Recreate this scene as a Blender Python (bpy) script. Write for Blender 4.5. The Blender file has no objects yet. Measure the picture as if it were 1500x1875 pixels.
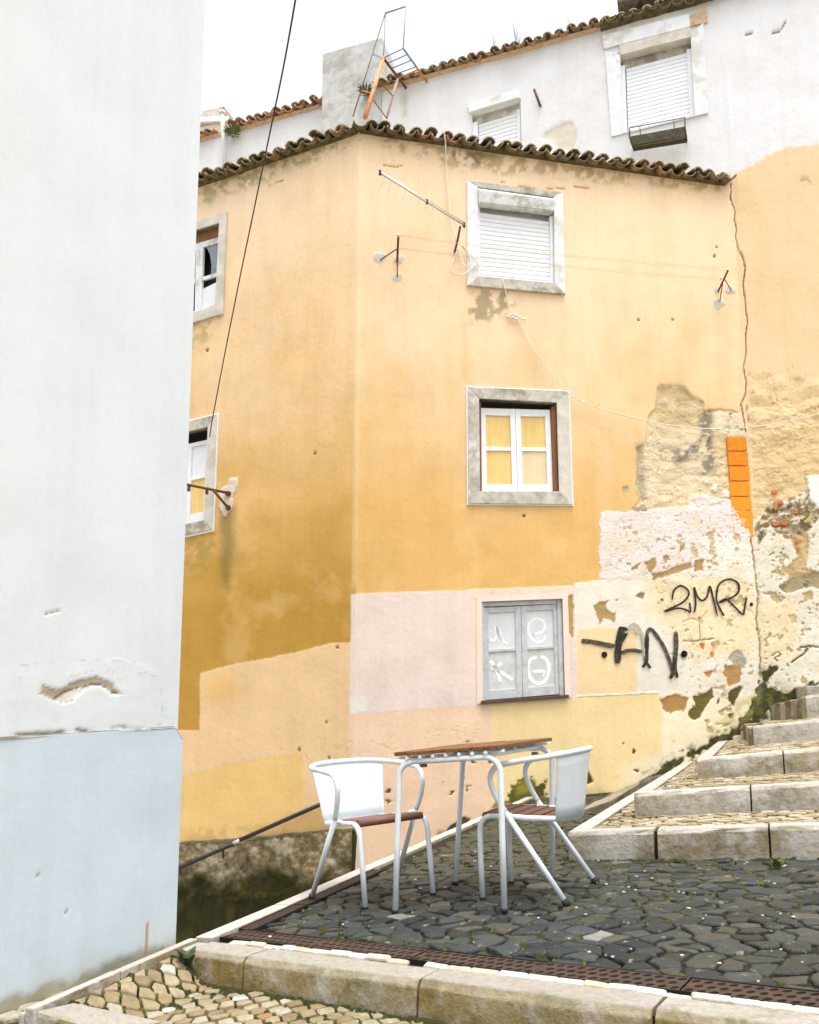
import bpy, bmesh, math, random
import numpy as np
from mathutils import Vector, Matrix

random.seed(7)
RNG = np.random.default_rng(11)
SC = bpy.context.scene
COL = SC.collection

# ------------------------------------------------------------------ camera
F_PX, XP, YP, EYE = 1500.0, 750.0, 1108.0, 0.924     # focal length and principal point in photo pixels, eye height
TH = math.atan(202 / 1500.0)                          # upward pitch
C_R = np.array([1.0, 0, 0]); C_U = np.array([0, -math.sin(TH), math.cos(TH)]); C_F = np.array([0, math.cos(TH), math.sin(TH)])
EYEP = np.array([0, 0, EYE])
cam_data = bpy.data.cameras.new('camera')
cam = bpy.data.objects.new('camera', cam_data); COL.objects.link(cam)
cam_data.sensor_fit = 'HORIZONTAL'; cam_data.sensor_width = 36.0
cam_data.lens = 36.0 * F_PX / 1500.0
cam_data.shift_x = 0.0
cam_data.shift_y = (YP - 937.5) / 1500.0
cam_data.clip_start = 0.05; cam_data.clip_end = 500
M = Matrix(((C_R[0], C_U[0], -C_F[0], 0), (C_R[1], C_U[1], -C_F[1], 0), (C_R[2], C_U[2], -C_F[2], EYE), (0, 0, 0, 1)))
cam.matrix_world = M
SC.camera = cam

# ------------------------------------------------------------------ sky, sun, exposure
SUN_EL, SUN_AZ = math.radians(78), math.radians(160)    # azimuth clockwise from +Y: behind the photographer
w = bpy.data.worlds.new('World'); SC.world = w; w.use_nodes = True
nt = w.node_tree; nt.nodes.clear()
sky = nt.nodes.new('ShaderNodeTexSky'); sky.sky_type = 'NISHITA'; sky.sun_disc = False
sky.sun_elevation = SUN_EL; sky.sun_rotation = SUN_AZ
sky.air_density = 1.0; sky.dust_density = 6.0; sky.ozone_density = 1.0
hs = nt.nodes.new('ShaderNodeHueSaturation'); hs.inputs['Saturation'].default_value = 0.26
bg = nt.nodes.new('ShaderNodeBackground'); bg.inputs['Strength'].default_value = 0.15
wo = nt.nodes.new('ShaderNodeOutputWorld')
nt.links.new(sky.outputs[0], hs.inputs['Color']); nt.links.new(hs.outputs[0], bg.inputs['Color']); nt.links.new(bg.outputs[0], wo.inputs[0])
sl = bpy.data.lights.new('sun', 'SUN'); sl.energy = 0.5; sl.angle = math.radians(35); sl.color = (1.0, 0.97, 0.92)
so = bpy.data.objects.new('sun', sl); COL.objects.link(so)
sd_ = Vector((math.sin(SUN_AZ) * math.cos(SUN_EL), math.cos(SUN_AZ) * math.cos(SUN_EL), math.sin(SUN_EL)))
so.rotation_euler = sd_.to_track_quat('Z', 'Y').to_euler()
so.location = (0, -6, 14)
vs = SC.view_settings; vs.view_transform = 'Standard'; vs.look = 'None'; vs.exposure = 1.28; vs.gamma = 1.0
vs.use_curve_mapping = False
SC.cycles.max_bounces = 8; SC.cycles.diffuse_bounces = 5
SC.cycles.use_denoising = True

# ------------------------------------------------------------------ projection helpers
def ray(px, py):
    d = C_F + C_R * ((px - XP) / F_PX) - C_U * ((py - YP) / F_PX)
    return d
def on_plane(px, py, O, n):
    d = ray(px, py); t = np.dot(O - EYEP, n) / np.dot(d, n)
    return EYEP + d * t
def at_depth(px, py, Y):
    d = ray(px, py); return EYEP + d * (Y / d[1])
def project(P):
    P = np.asarray(P, float) - EYEP; k = np.maximum(P @ C_F, 0.05)
    return XP + F_PX * (P @ C_R) / k, YP - F_PX * (P @ C_U) / k
class Plane:                                           # a vertical wall: origin, horizontal direction, outward normal
    def __init__(s, O, d):
        s.O = np.array([O[0], O[1], 0.0]); s.eu = np.array([d[0], d[1], 0.0]); s.eu /= np.linalg.norm(s.eu)
        s.n = np.array([s.eu[1], -s.eu[0], 0.0])
        if np.dot(s.n, -s.O) < 0: s.n = -s.n
    def uv(s, px, py, off=0.0):
        P = on_plane(px, py, s.O + s.n * off, s.n); return np.array([np.dot(P - s.O, s.eu), P[2]])
    def pt(s, uv, off=0.0):
        return s.O + s.eu * uv[0] + np.array([0, 0, uv[1]]) + s.n * off
    def at(s, px, py, off=0.0): return on_plane(px, py, s.O + s.n * off, s.n)
def TZ(x, y): return 0.065 * x - 0.017 * (y - 3.85)   # the terrace is a gently tilted plane
TN = np.array([-0.065, 0.017, 1.0]); TN /= np.linalg.norm(TN); TO = np.array([0, 3.85, 0.0])
def terr(px, py, up=0.0):
    return on_plane(px, py, TO + np.array([0, 0, up]), TN)

# ------------------------------------------------------------------ noise
_T = RNG.random((256, 256))
def vnoise(x, y, s=0):
    x = np.asarray(x, float) + s * 17.31; y = np.asarray(y, float) + s * 7.77
    xi = np.floor(x).astype(int); yi = np.floor(y).astype(int); fx = x - xi; fy = y - yi
    fx = fx * fx * (3 - 2 * fx); fy = fy * fy * (3 - 2 * fy)
    a = _T[yi % 256, xi % 256]; b = _T[yi % 256, (xi + 1) % 256]; c = _T[(yi + 1) % 256, xi % 256]; d = _T[(yi + 1) % 256, (xi + 1) % 256]
    return (a + (b - a) * fx) * (1 - fy) + (c + (d - c) * fx) * fy
def fbm(x, y, s=0, o=4):
    r = 0; a = 0.5; t = 0
    for i in range(o):
        r = r + a * vnoise(x * 2 ** i, y * 2 ** i, s + i * 3); t += a; a *= 0.55
    return r / t
def sstep(a, b, x):
    t = np.clip((x - a) / (b - a), 0, 1); return t * t * (3 - 2 * t)

# ------------------------------------------------------------------ object helpers
def tag(o, label=None, cat=None, group=None, kind=None):
    if label: o['label'] = label
    if cat: o['category'] = cat
    if group: o['group'] = group
    if kind: o['kind'] = kind
    return o
def empty(name, loc=(0, 0, 0), **k):
    o = bpy.data.objects.new(name, None); COL.objects.link(o); o.location = tuple(loc); o.empty_display_size = 0.1
    return tag(o, **k)
class MB:
    def __init__(s): s.v = []; s.f = []; s.sm = []
    def add(s, vs, fs, smooth=False):
        b = len(s.v); s.v += [tuple(map(float, v)) for v in vs]
        for f in fs: s.f.append(tuple(b + i for i in f)); s.sm.append(smooth)
        return s
    def prism(s, pts, n, d0, d1):                      # polygon pts swept along n from d0 to d1
        n = np.asarray(n, float); k = len(pts)
        A = [np.asarray(p, float) + n * d0 for p in pts]; B = [np.asarray(p, float) + n * d1 for p in pts]
        fs = [tuple(range(k))[::-1], tuple(range(k, 2 * k))] + [(i, (i + 1) % k, k + (i + 1) % k, k + i) for i in range(k)]
        return s.add(A + B, fs)
    def hexa(s, p):                                    # eight corners: 4 lower then 4 upper
        return s.add(p, [(3, 2, 1, 0), (4, 5, 6, 7), (0, 1, 5, 4), (1, 2, 6, 5), (2, 3, 7, 6), (3, 0, 4, 7)])
    def box(s, c, sx, sy, sz, ax=None):
        ax = ax or (np.array([1., 0, 0]), np.array([0, 1., 0]), np.array([0, 0, 1.])); c = np.asarray(c, float)
        P = [c + ax[0] * (a * sx / 2) + ax[1] * (b * sy / 2) + ax[2] * (e * sz / 2) for e in (-1, 1) for a, b in ((-1, -1), (1, -1), (1, 1), (-1, 1))]
        return s.hexa(P)
    def tube(s, path, r, n=10, cap=True):
        P = [np.asarray(p, float) for p in path]; m = len(P)
        T = [(P[min(i + 1, m - 1)] - P[max(i - 1, 0)]) for i in range(m)]; T = [t / (np.linalg.norm(t) + 1e-9) for t in T]
        up = np.array([0, 0, 1.0]) if abs(T[0][2]) < 0.9 else np.array([1.0, 0, 0])
        a = np.cross(T[0], up); a /= np.linalg.norm(a); vs = []
        for i in range(m):
            a = a - T[i] * np.dot(a, T[i]); a /= np.linalg.norm(a); b = np.cross(T[i], a)
            ri = r[i] if hasattr(r, '__len__') else r
            for k in range(n):
                q = 2 * math.pi * k / n; vs.append(P[i] + a * (ri * math.cos(q)) + b * (ri * math.sin(q)))
        fs = [(i * n + k, i * n + (k + 1) % n, (i + 1) * n + (k + 1) % n, (i + 1) * n + k) for i in range(m - 1) for k in range(n)]
        s.add(vs, fs, True)
        if cap:
            s.add(vs[:n], [tuple(range(n))[::-1]]); s.add(vs[-n:], [tuple(range(n))])
        return s
    def mesh(s, name):
        me = bpy.data.meshes.new(name); me.from_pydata(s.v, [], s.f); me.polygons.foreach_set('use_smooth', s.sm); me.update()
        return me
    def build(s, name, mat, parent=None, bevel=0.0, fixn=True):
        me = s.mesh(name)
        if fixn or bevel:
            bm = bmesh.new(); bm.from_mesh(me); bmesh.ops.remove_doubles(bm, verts=bm.verts, dist=1e-5)
            bmesh.ops.recalc_face_normals(bm, faces=bm.faces)
            if bevel: bmesh.ops.bevel(bm, geom=[e for e in bm.edges if len(e.link_faces) == 2 and e.calc_face_angle(0) > 0.5], offset=bevel, segments=2, affect='EDGES', profile=0.6)
            bm.to_mesh(me); bm.free()
        return obj(name, me, mat, parent)
def obj(name, me, mat, parent=None):
    o = bpy.data.objects.new(name, me); COL.objects.link(o)
    if mat and not me.materials: me.materials.append(mat)
    if parent:
        o.parent = parent; o.matrix_parent_inverse = Matrix.Translation(parent.location).inverted() if parent.type == 'EMPTY' and not parent.get('posed') else Matrix()
    return o
def smooth_path(pts, n=8):                             # Catmull-Rom through the points
    P = [np.asarray(p, float) for p in pts]; P = [2 * P[0] - P[1]] + P + [2 * P[-1] - P[-2]]; out = []
    for i in range(1, len(P) - 2):
        for k in range(n):
            t = k / n
            out.append(0.5 * (2 * P[i] + (P[i + 1] - P[i - 1]) * t + (2 * P[i - 1] - 5 * P[i] + 4 * P[i + 1] - P[i + 2]) * t * t + (3 * P[i] - P[i - 1] - 3 * P[i + 1] + P[i + 2]) * t ** 3))
    out.append(P[-2]); return out

# ------------------------------------------------------------------ materials
def newmat(name):
    m = bpy.data.materials.new(name); m.use_nodes = True; t = m.node_tree; t.nodes.clear()
    o = t.nodes.new('ShaderNodeOutputMaterial'); b = t.nodes.new('ShaderNodeBsdfPrincipled'); t.links.new(b.outputs[0], o.inputs[0])
    return m, t, b
def nd(t, ty, **k):
    n = t.nodes.new(ty)
    for a, v in k.items():
        if a in n.inputs: n.inputs[a].default_value = v
        else: setattr(n, a, v)
    return n
def noise(t, co, scale, detail=4, rough=0.6):
    n = nd(t, 'ShaderNodeTexNoise'); n.inputs['Scale'].default_value = scale; n.inputs['Detail'].default_value = detail; n.inputs['Roughness'].default_value = rough
    if co is not None: t.links.new(co, n.inputs['Vector'])
    return n.outputs['Fac']
def ramp(t, fac, stops):
    r = nd(t, 'ShaderNodeValToRGB'); e = r.color_ramp.elements
    while len(e) < len(stops): e.new(0.5)
    for i, (p, c) in enumerate(stops):
        e[i].position = p; e[i].color = (c[0], c[1], c[2], 1) if hasattr(c, '__len__') else (c, c, c, 1)
    t.links.new(fac, r.inputs[0]); return r.outputs[0]
def mix(t, fac, a, b, mode='MIX'):
    m = nd(t, 'ShaderNodeMix', data_type='RGBA', blend_type=mode)
    for s, v in ((0, fac), (6, a), (7, b)):
        if hasattr(v, 'default_value') or isinstance(v, bpy.types.NodeSocket): t.links.new(v, m.inputs[s])
        elif s == 0: m.inputs[0].default_value = v
        else: m.inputs[s].default_value = (v[0], v[1], v[2], 1)
    return m.outputs[2]
def math_(t, op, a, b=0.0):
    m = nd(t, 'ShaderNodeMath', operation=op)
    for i, v in enumerate((a, b)):
        if isinstance(v, bpy.types.NodeSocket): t.links.new(v, m.inputs[i])
        else: m.inputs[i].default_value = v
    return m.outputs[0]
def coords(t, kind='Object'):
    return nd(t, 'ShaderNodeTexCoord').outputs[kind]
def wpos(t): return nd(t, 'ShaderNodeNewGeometry').outputs['Position']
def bump(t, b, h, dist, strength=1.0):
    n = nd(t, 'ShaderNodeBump'); n.inputs['Distance'].default_value = dist; n.inputs['Strength'].default_value = strength
    t.links.new(h, n.inputs['Height']); t.links.new(n.outputs[0], b.inputs['Normal'])
def rnd(t):                                            # one random value for each object and each loose piece of a mesh
    return math_(t, 'FRACT', math_(t, 'ADD', nd(t, 'ShaderNodeObjectInfo').outputs['Random'], nd(t, 'ShaderNodeNewGeometry').outputs['Random Per Island']))
def nz(t):
    s = nd(t, 'ShaderNodeSeparateXYZ'); t.links.new(nd(t, 'ShaderNodeNewGeometry').outputs['Normal'], s.inputs[0]); return s.outputs[2]

def simple(name, c, rough=0.6, var=0.12, scale=12, bmp=0.0, metal=0.0, c2=None, spec=0.3):
    m, t, b = newmat(name); p = wpos(t)
    f = ramp(t, noise(t, p, scale), [(0.3, tuple(x * (1 - var) for x in c)), (0.7, tuple(min(1, x * (1 + var)) for x in c))])
    if c2 is not None:
        f = mix(t, ramp(t, noise(t, p, scale * 0.45, 6, 0.7), [(0.5, 0.0), (0.62, 1.0)]), f, c2)
    t.links.new(f, b.inputs['Base Color']); b.inputs['Roughness'].default_value = rough; b.inputs['Metallic'].default_value = metal
    b.inputs['Specular IOR Level'].default_value = spec
    if bmp: bump(t, b, noise(t, p, scale * 4, 5), bmp)
    return m

def wall_mat(name, fine=0.004, mott=1.0):
    m, t, b = newmat(name); p = wpos(t)
    at = nd(t, 'ShaderNodeAttribute', attribute_name='paint'); rg = nd(t, 'ShaderNodeAttribute', attribute_name='rugged')
    c = at.outputs['Color']
    c = mix(t, 1.0, c, ramp(t, noise(t, p, 2.1, 6, 0.62), [(0.3, (0.93, 0.925, 0.91)), (0.5, (1, 1, 1)), (0.72, (1.03, 1.03, 1.035))]), 'MULTIPLY')
    c = mix(t, 1.0, c, ramp(t, noise(t, p, 38, 4, 0.7), [(0.32, (0.93, 0.92, 0.9)), (0.55, (1, 1, 1))]), 'MULTIPLY')
    if mott < 1: c = mix(t, mott, at.outputs['Color'], c)
    # vertical rain streaks
    mp = nd(t, 'ShaderNodeMapping'); mp.inputs['Scale'].default_value = (7, 7, 0.5); t.links.new(p, mp.inputs[0])
    c = mix(t, 1.0, c, ramp(t, noise(t, mp.outputs[0], 1.0, 5, 0.6), [(0.3, (0.955, 0.95, 0.935)), (0.55, (1, 1, 1))]), 'MULTIPLY')
    t.links.new(c, b.inputs['Base Color']); b.inputs['Roughness'].default_value = 0.92; b.inputs['Specular IOR Level'].default_value = 0.15
    h1 = noise(t, p, 95, 5, 0.65); h2 = noise(t, p, 13, 4, 0.55)
    h = math_(t, 'ADD', math_(t, 'MULTIPLY', h1, 0.35), h2)
    h3 = math_(t, 'MULTIPLY', noise(t, p, 34, 6, 0.7), math_(t, 'MULTIPLY', rg.outputs['Fac'], 4.0))
    bump(t, b, math_(t, 'ADD', h, h3), fine)
    return m

def stone_mat(name, top, side, stain, lichen=0.3):
    m, t, b = newmat(name); p = wpos(t); r = rnd(t)
    n1 = noise(t, p, 9, 6, 0.65); n2 = noise(t, p, 3.2, 5, 0.6); n3 = noise(t, p, 40, 4, 0.7)
    sd = mix(t, ramp(t, n2, [(0.42, 0.0), (0.6, 1.0)]), side, stain)
    sd = mix(t, math_(t, 'MULTIPLY', ramp(t, noise(t, p, 4.3, 7, 0.75), [(0.50, 0.0), (0.66, 1.0)]), 0.65), sd, tuple(x * 0.42 for x in stain))
    sd = mix(t, ramp(t, n1, [(0.5, 0.0), (0.68, 0.85)]), sd, tuple(min(1, x * 1.25) for x in top))
    up = ramp(t, nz(t), [(0.45, 0.0), (0.8, 1.0)])
    c = mix(t, up, sd, mix(t, ramp(t, n1, [(0.35, 0.0), (0.75, 0.5)]), top, side))
    c = mix(t, 1.0, c, ramp(t, n3, [(0.3, (0.82, 0.81, 0.78)), (0.6, (1.04, 1.04, 1.04))]), 'MULTIPLY')
    c = mix(t, 1.0, c, ramp(t, r, [(0.0, (0.9, 0.89, 0.87)), (1.0, (1.07, 1.06, 1.03))]), 'MULTIPLY')
    c = mix(t, math_(t, 'MULTIPLY', ramp(t, noise(t, p, 5.5, 6, 0.72), [(0.56, 0.0), (0.66, 1.0)]), lichen), c, (0.12, 0.12, 0.04))
    t.links.new(c, b.inputs['Base Color']); b.inputs['Roughness'].default_value = 0.85; b.inputs['Specular IOR Level'].default_value = 0.25
    bump(t, b, math_(t, 'ADD', n1, math_(t, 'MULTIPLY', n3, 0.5)), 0.012)
    return m

def piece_mat(name, stops, rough=0.8, bmp=0.004, scale=30, flecks=None, spec=0.3):
    m, t, b = newmat(name); p = wpos(t)
    c = ramp(t, rnd(t), stops)
    c = mix(t, 1.0, c, ramp(t, noise(t, p, scale, 5, 0.65), [(0.3, (0.78, 0.78, 0.77)), (0.62, (1.12, 1.12, 1.1))]), 'MULTIPLY')
    if flecks:
        c = mix(t, ramp(t, noise(t, p, flecks[1], 6, 0.75), [(flecks[2], 0.0), (flecks[2] + 0.05, 1.0)]), c, flecks[0])
    t.links.new(c, b.inputs['Base Color']); b.inputs['Roughness'].default_value = rough; b.inputs['Specular IOR Level'].default_value = spec
    bump(t, b, noise(t, p, scale * 1.6, 5, 0.6), bmp)
    return m

def earthy(key, c2, sc_, lo, hi, amt, back=None):                 # dirt and thin moss worked into the surface in patches
    m = MAT[key]; t = m.node_tree; b = [n for n in t.nodes if n.type == 'BSDF_PRINCIPLED'][0]; src = b.inputs['Base Color'].links[0].from_socket
    f = math_(t, 'MULTIPLY', ramp(t, noise(t, wpos(t), sc_, 5, 0.65), [(lo, 0.0), (hi, 1.0)]), math_(t, 'MULTIPLY', ramp(t, noise(t, wpos(t), sc_ * 14, 4, 0.7), [(0.35, 0.0), (0.55, 1.0)]), amt))
    if back:                                            # damp ground further back, nearer the wall, is overgrown
        sx = nd(t, 'ShaderNodeSeparateXYZ'); t.links.new(wpos(t), sx.inputs[0]); mr = nd(t, 'ShaderNodeMapRange'); mr.inputs[1].default_value, mr.inputs[2].default_value, mr.inputs[3].default_value, mr.inputs[4].default_value = back[0], back[1], 0.0, 0.8
        t.links.new(math_(t, 'ADD', sx.outputs[1], math_(t, 'MULTIPLY', noise(t, wpos(t), 2.5, 4, 0.7), 1.6)), mr.inputs[0])
        f = math_(t, 'MAXIMUM', f, math_(t, 'MULTIPLY', mr.outputs[0], ramp(t, noise(t, wpos(t), 11, 5, 0.7), [(0.36, 0.0), (0.5, 1.0)])))
    t.links.new(mix(t, f, src, c2), b.inputs['Base Color'])
def tile_mat(name, dark, mid, warm, moss_amt, lichen):
    m, t, b = newmat(name); p = wpos(t); r = rnd(t)
    c = ramp(t, r, [(0.0, dark), (0.45, mid), (0.8, warm), (1.0, mid)])
    n = noise(t, p, 14, 6, 0.7)
    c = mix(t, ramp(t, n, [(0.4, 0.0), (0.62, 1.0)]), c, tuple(x * 0.55 for x in dark))
    c = mix(t, math_(t, 'MULTIPLY', ramp(t, noise(t, p, 6, 5, 0.7), [(0.45, 0.0), (0.6, 1.0)]), moss_amt), c, (0.055, 0.06, 0.012))
    li = math_(t, 'MULTIPLY', ramp(t, nz(t), [(0.15, 0.0), (0.6, 1.0)]), ramp(t, noise(t, p, 22, 5, 0.7), [(0.38, 0.0), (0.55, 1.0)]))
    c = mix(t, math_(t, 'MULTIPLY', li, 0.85), c, lichen)
    t.links.new(c, b.inputs['Base Color']); b.inputs['Roughness'].default_value = 0.95; b.inputs['Specular IOR Level'].default_value = 0.1
    bump(t, b, n, 0.01)
    return m

MAT = {}
MAT['wall'] = wall_mat('painted_plaster'); MAT['nearwall'] = wall_mat('lime_plaster', 0.0014, 0.45)
MAT['kerb'] = stone_mat('kerb_limestone', (0.335, 0.315, 0.29), (0.30, 0.255, 0.155), (0.225, 0.17, 0.065), 0.6)
MAT['step'] = stone_mat('step_limestone', (0.385, 0.375, 0.36), (0.47, 0.445, 0.395), (0.30, 0.25, 0.165), 0.4)
MAT['border'] = stone_mat('border_limestone', (0.47, 0.455, 0.43), (0.42, 0.39, 0.32), (0.34, 0.27, 0.15), 0.1)
MAT['worn'] = stone_mat('worn_limestone', (0.29, 0.26, 0.20), (0.27, 0.235, 0.165), (0.17, 0.14, 0.075), 0.7)
MAT['basalt'] = piece_mat('basalt_sett', [(0.0, (0.009, 0.0125, 0.013)), (0.25, (0.017, 0.0225, 0.0235)), (0.55, (0.028, 0.0355, 0.037)), (0.8, (0.043, 0.051, 0.051)), (0.93, (0.046, 0.042, 0.029)), (0.985, (0.075, 0.07, 0.056)), (1.0, (0.22, 0.215, 0.195))], 0.62, 0.010, 24, ((0.20, 0.195, 0.15), 15, 0.60), 0.35)
MAT['cobble'] = piece_mat('limestone_cobble', [(0.0, (0.20, 0.145, 0.075)), (0.3, (0.28, 0.22, 0.125)), (0.6, (0.335, 0.28, 0.18)), (0.88, (0.37, 0.335, 0.26)), (0.955, (0.45, 0.44, 0.42)), (0.985, (0.28, 0.12, 0.05)), (1.0, (0.33, 0.32, 0.31))], 0.8, 0.006, 30)
earthy('basalt', (0.050, 0.043, 0.017), 1.1, 0.46, 0.66, 0.5, (4.9, 6.4)); earthy('cobble', (0.13, 0.115, 0.035), 2.3, 0.48, 0.62, 0.6)
MAT['whitesett'] = piece_mat('white_sett', [(0.0, (0.40, 0.35, 0.25)), (0.5, (0.48, 0.45, 0.39)), (1.0, (0.54, 0.53, 0.49))], 0.75, 0.003, 40)
MAT['metal'] = simple('white_enamel', (0.67, 0.715, 0.735), 0.32, 0.05, 14, 0, 0, None, 0.5)
MAT['rubber'] = simple('black_rubber', (0.018, 0.018, 0.018), 0.7)
MAT['rust'] = simple('rusty_iron', (0.13, 0.055, 0.025), 0.85, 0.4, 30, 0.002, 0, (0.06, 0.04, 0.03))
MAT['drain'] = simple('rusty_cast_iron', (0.055, 0.033, 0.022), 0.75, 0.35, 25, 0.002, 0, (0.038, 0.028, 0.023))
MAT['hole'] = simple('dark_channel', (0.012, 0.009, 0.007), 0.95)
MAT['pole'] = simple('orange_primed_steel', (0.62, 0.24, 0.08), 0.6, 0.25, 14, 0, 0, (0.30, 0.12, 0.06))
MAT['pink_steel'] = simple('faded_pink_steel', (0.62, 0.42, 0.36), 0.6, 0.15, 14)
MAT['blue_steel'] = simple('blue_grey_steel', (0.20, 0.30, 0.45), 0.5, 0.2, 14)
MAT['brown_steel'] = simple('brown_steel', (0.16, 0.07, 0.03), 0.7, 0.3, 14)
MAT['black'] = simple('black_paint', (0.03, 0.03, 0.03), 0.45, 0.2, 10)
MAT['cable_black'] = simple('black_cable', (0.03, 0.03, 0.035), 0.6)
MAT['cable_white'] = simple('white_cable', (0.72, 0.68, 0.60), 0.6)
MAT['alu'] = simple('dull_aluminium', (0.62, 0.60, 0.54), 0.5, 0.1, 20, 0, 0.3)
MAT['shutter'] = simple('shutter_slat', (0.78, 0.80, 0.83), 0.5, 0.03, 6)
MAT['upvc'] = simple('white_window_paint', (0.78, 0.80, 0.83), 0.55, 0.05, 9)
MAT['flake'] = simple('flaking_white_paint', (0.72, 0.75, 0.78), 0.7, 0.06, 14, 0.002, 0, (0.50, 0.48, 0.43))
MAT['blueframe'] = simple('pale_blue_grey_paint', (0.53, 0.555, 0.565), 0.65, 0.08, 16, 0.002, 0, (0.44, 0.455, 0.45))
MAT['surround'] = simple('weathered_stone_surround', (0.44, 0.41, 0.35), 0.9, 0.25, 9, 0.004, 0, (0.66, 0.66, 0.64))
MAT['surround_white'] = simple('limewashed_surround', (0.72, 0.74, 0.76), 0.9, 0.06, 7, 0.003, 0, (0.58, 0.57, 0.53))
MAT['surround_pale'] = simple('pale_stone_surround', (0.60, 0.57, 0.51), 0.9, 0.12, 7, 0.003, 0, (0.50, 0.46, 0.38))
MAT['surround_dirty'] = simple('dirty_stone_surround', (0.50, 0.47, 0.40), 0.9, 0.25, 10, 0.004, 0, (0.30, 0.27, 0.21))
MAT['brownwood'] = simple('brown_wood_frame', (0.23, 0.10, 0.04), 0.7, 0.25, 16, 0.002)
MAT['darkwood'] = simple('dark_wood_frame', (0.09, 0.06, 0.045), 0.8, 0.25, 16, 0.002)
MAT['curtain'] = simple('yellow_curtain', (0.78, 0.56, 0.22), 0.9, 0.05, 6)
MAT['curtain2'] = simple('beige_curtain', (0.72, 0.60, 0.38), 0.9, 0.06, 6)
MAT['board'] = simple('whitewashed_pane', (0.66, 0.69, 0.70), 0.85, 0.06, 8, 0.002)
MAT['board2'] = simple('dirty_whitewashed_pane', (0.56, 0.575, 0.555), 0.9, 0.12, 14, 0.002, 0, (0.64, 0.66, 0.66))
MAT['chalk'] = simple('white_spray_paint', (0.80, 0.83, 0.85), 0.85, 0.04, 30)
for key_ in ('curtain', 'curtain2'):                    # fold shading put into the colour as vertical streaks, with slight bump
    m = MAT[key_]; t = m.node_tree; b = [n for n in t.nodes if n.type == 'BSDF_PRINCIPLED'][0]; src = b.inputs['Base Color'].links[0].from_socket
    mp = nd(t, 'ShaderNodeMapping'); mp.inputs['Scale'].default_value = (16, 16, 1.2); t.links.new(wpos(t), mp.inputs[0]); nn_ = noise(t, mp.outputs[0], 1.0, 4, 0.6)
    t.links.new(mix(t, 1.0, src, ramp(t, nn_, [(0.3, (0.92, 0.90, 0.87)), (0.6, (1.03, 1.03, 1.03))]), 'MULTIPLY'), b.inputs['Base Color']); bump(t, b, nn_, 0.008)
MAT['paper'] = simple('white_paper', (0.76, 0.79, 0.82), 0.8, 0.03, 8)
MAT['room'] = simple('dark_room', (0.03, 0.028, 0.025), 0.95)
MAT['brick'] = piece_mat('orange_brick', [(0.0, (0.66, 0.21, 0.012)), (0.5, (0.76, 0.27, 0.015)), (1.0, (0.82, 0.31, 0.02))], 0.85, 0.005, 34, ((0.72, 0.50, 0.26), 13, 0.63))
MAT['redbrick'] = piece_mat('red_brick_rubble', [(0.0, (0.50, 0.16, 0.05)), (1.0, (0.62, 0.25, 0.09))], 0.9, 0.004, 50)
MAT['tile'] = tile_mat('mossy_clay_tile', (0.19, 0.145, 0.085), (0.28, 0.205, 0.12), (0.42, 0.24, 0.13), 0.35, (0.46, 0.44, 0.33))
MAT['tile_warm'] = tile_mat('orange_clay_tile', (0.40, 0.22, 0.12), (0.56, 0.31, 0.18), (0.64, 0.35, 0.20), 0.12, (0.55, 0.50, 0.42))
MAT['tile_mid'] = tile_mat('brown_clay_tile', (0.26, 0.18, 0.11), (0.42, 0.28, 0.17), (0.52, 0.30, 0.17), 0.25, (0.5, 0.47, 0.38))
MAT['rim'] = simple('lichen_tile_edge', (0.47, 0.44, 0.33), 0.95, 0.3, 40, 0.003, 0, (0.20, 0.17, 0.09))
MAT['mortar'] = simple('mossy_mortar', (0.11, 0.09, 0.05), 0.95, 0.4, 16, 0.01, 0, (0.05, 0.05, 0.02))
MAT['mortar_warm'] = simple('orange_mortar', (0.60, 0.42, 0.28), 0.95, 0.2, 16, 0.01)
MAT['concrete'] = simple('weathered_concrete', (0.50, 0.50, 0.49), 0.95, 0.2, 5, 0.006, 0, (0.36, 0.35, 0.32))
MAT['roughstone'] = simple('mossy_rough_concrete', (0.20, 0.17, 0.13), 0.95, 0.4, 10, 0.02, 0, (0.09, 0.08, 0.06))
MAT['earth'] = simple('joint_earth', (0.020, 0.017, 0.009), 1.0, 0.35, 25, 0.01, 0, (0.022, 0.026, 0.006))
MAT['earth_pale'] = simple('sandy_joint', (0.045, 0.036, 0.015), 1.0, 0.35, 25, 0.01, 0, (0.045, 0.052, 0.013))
MAT['street'] = simple('street_limestone', (0.42, 0.38, 0.30), 0.9, 0.25, 9, 0.01, 0, (0.25, 0.23, 0.15))
MAT['moss'] = simple('moss', (0.034, 0.036, 0.009), 1.0, 0.4, 40, 0.006)
MAT['moss_bright'] = simple('bright_moss', (0.085, 0.095, 0.015), 1.0, 0.35, 40, 0.006)
MAT['leaf'] = simple('weed_leaf', (0.10, 0.14, 0.03), 0.7, 0.35, 30)
MAT['leaf_dark'] = simple('dark_weed_leaf', (0.04, 0.07, 0.025), 0.6, 0.35, 30)
MAT['twig'] = simple('dry_twig', (0.36, 0.34, 0.30), 0.9, 0.2, 30)
MAT['spray'] = simple('black_spray_paint', (0.022, 0.020, 0.016), 0.75, 0.3, 30, 0, 0, (0.07, 0.065, 0.05))
MAT['spray_thin'] = simple('thin_black_spray', (0.055, 0.05, 0.038), 0.85, 0.4, 60, 0, 0, (0.16, 0.145, 0.11))
MAT['spray_faint'] = simple('faint_grey_spray', (0.40, 0.36, 0.26), 0.9, 0.15, 60, 0, 0, (0.55, 0.49, 0.36))
MAT['marker'] = simple('dark_marker', (0.025, 0.018, 0.015), 0.7, 0.2, 30)
MAT['planter'] = simple('dark_planter', (0.055, 0.050, 0.028), 0.8, 0.4, 18, 0.002, 0, (0.10, 0.085, 0.04))
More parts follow.
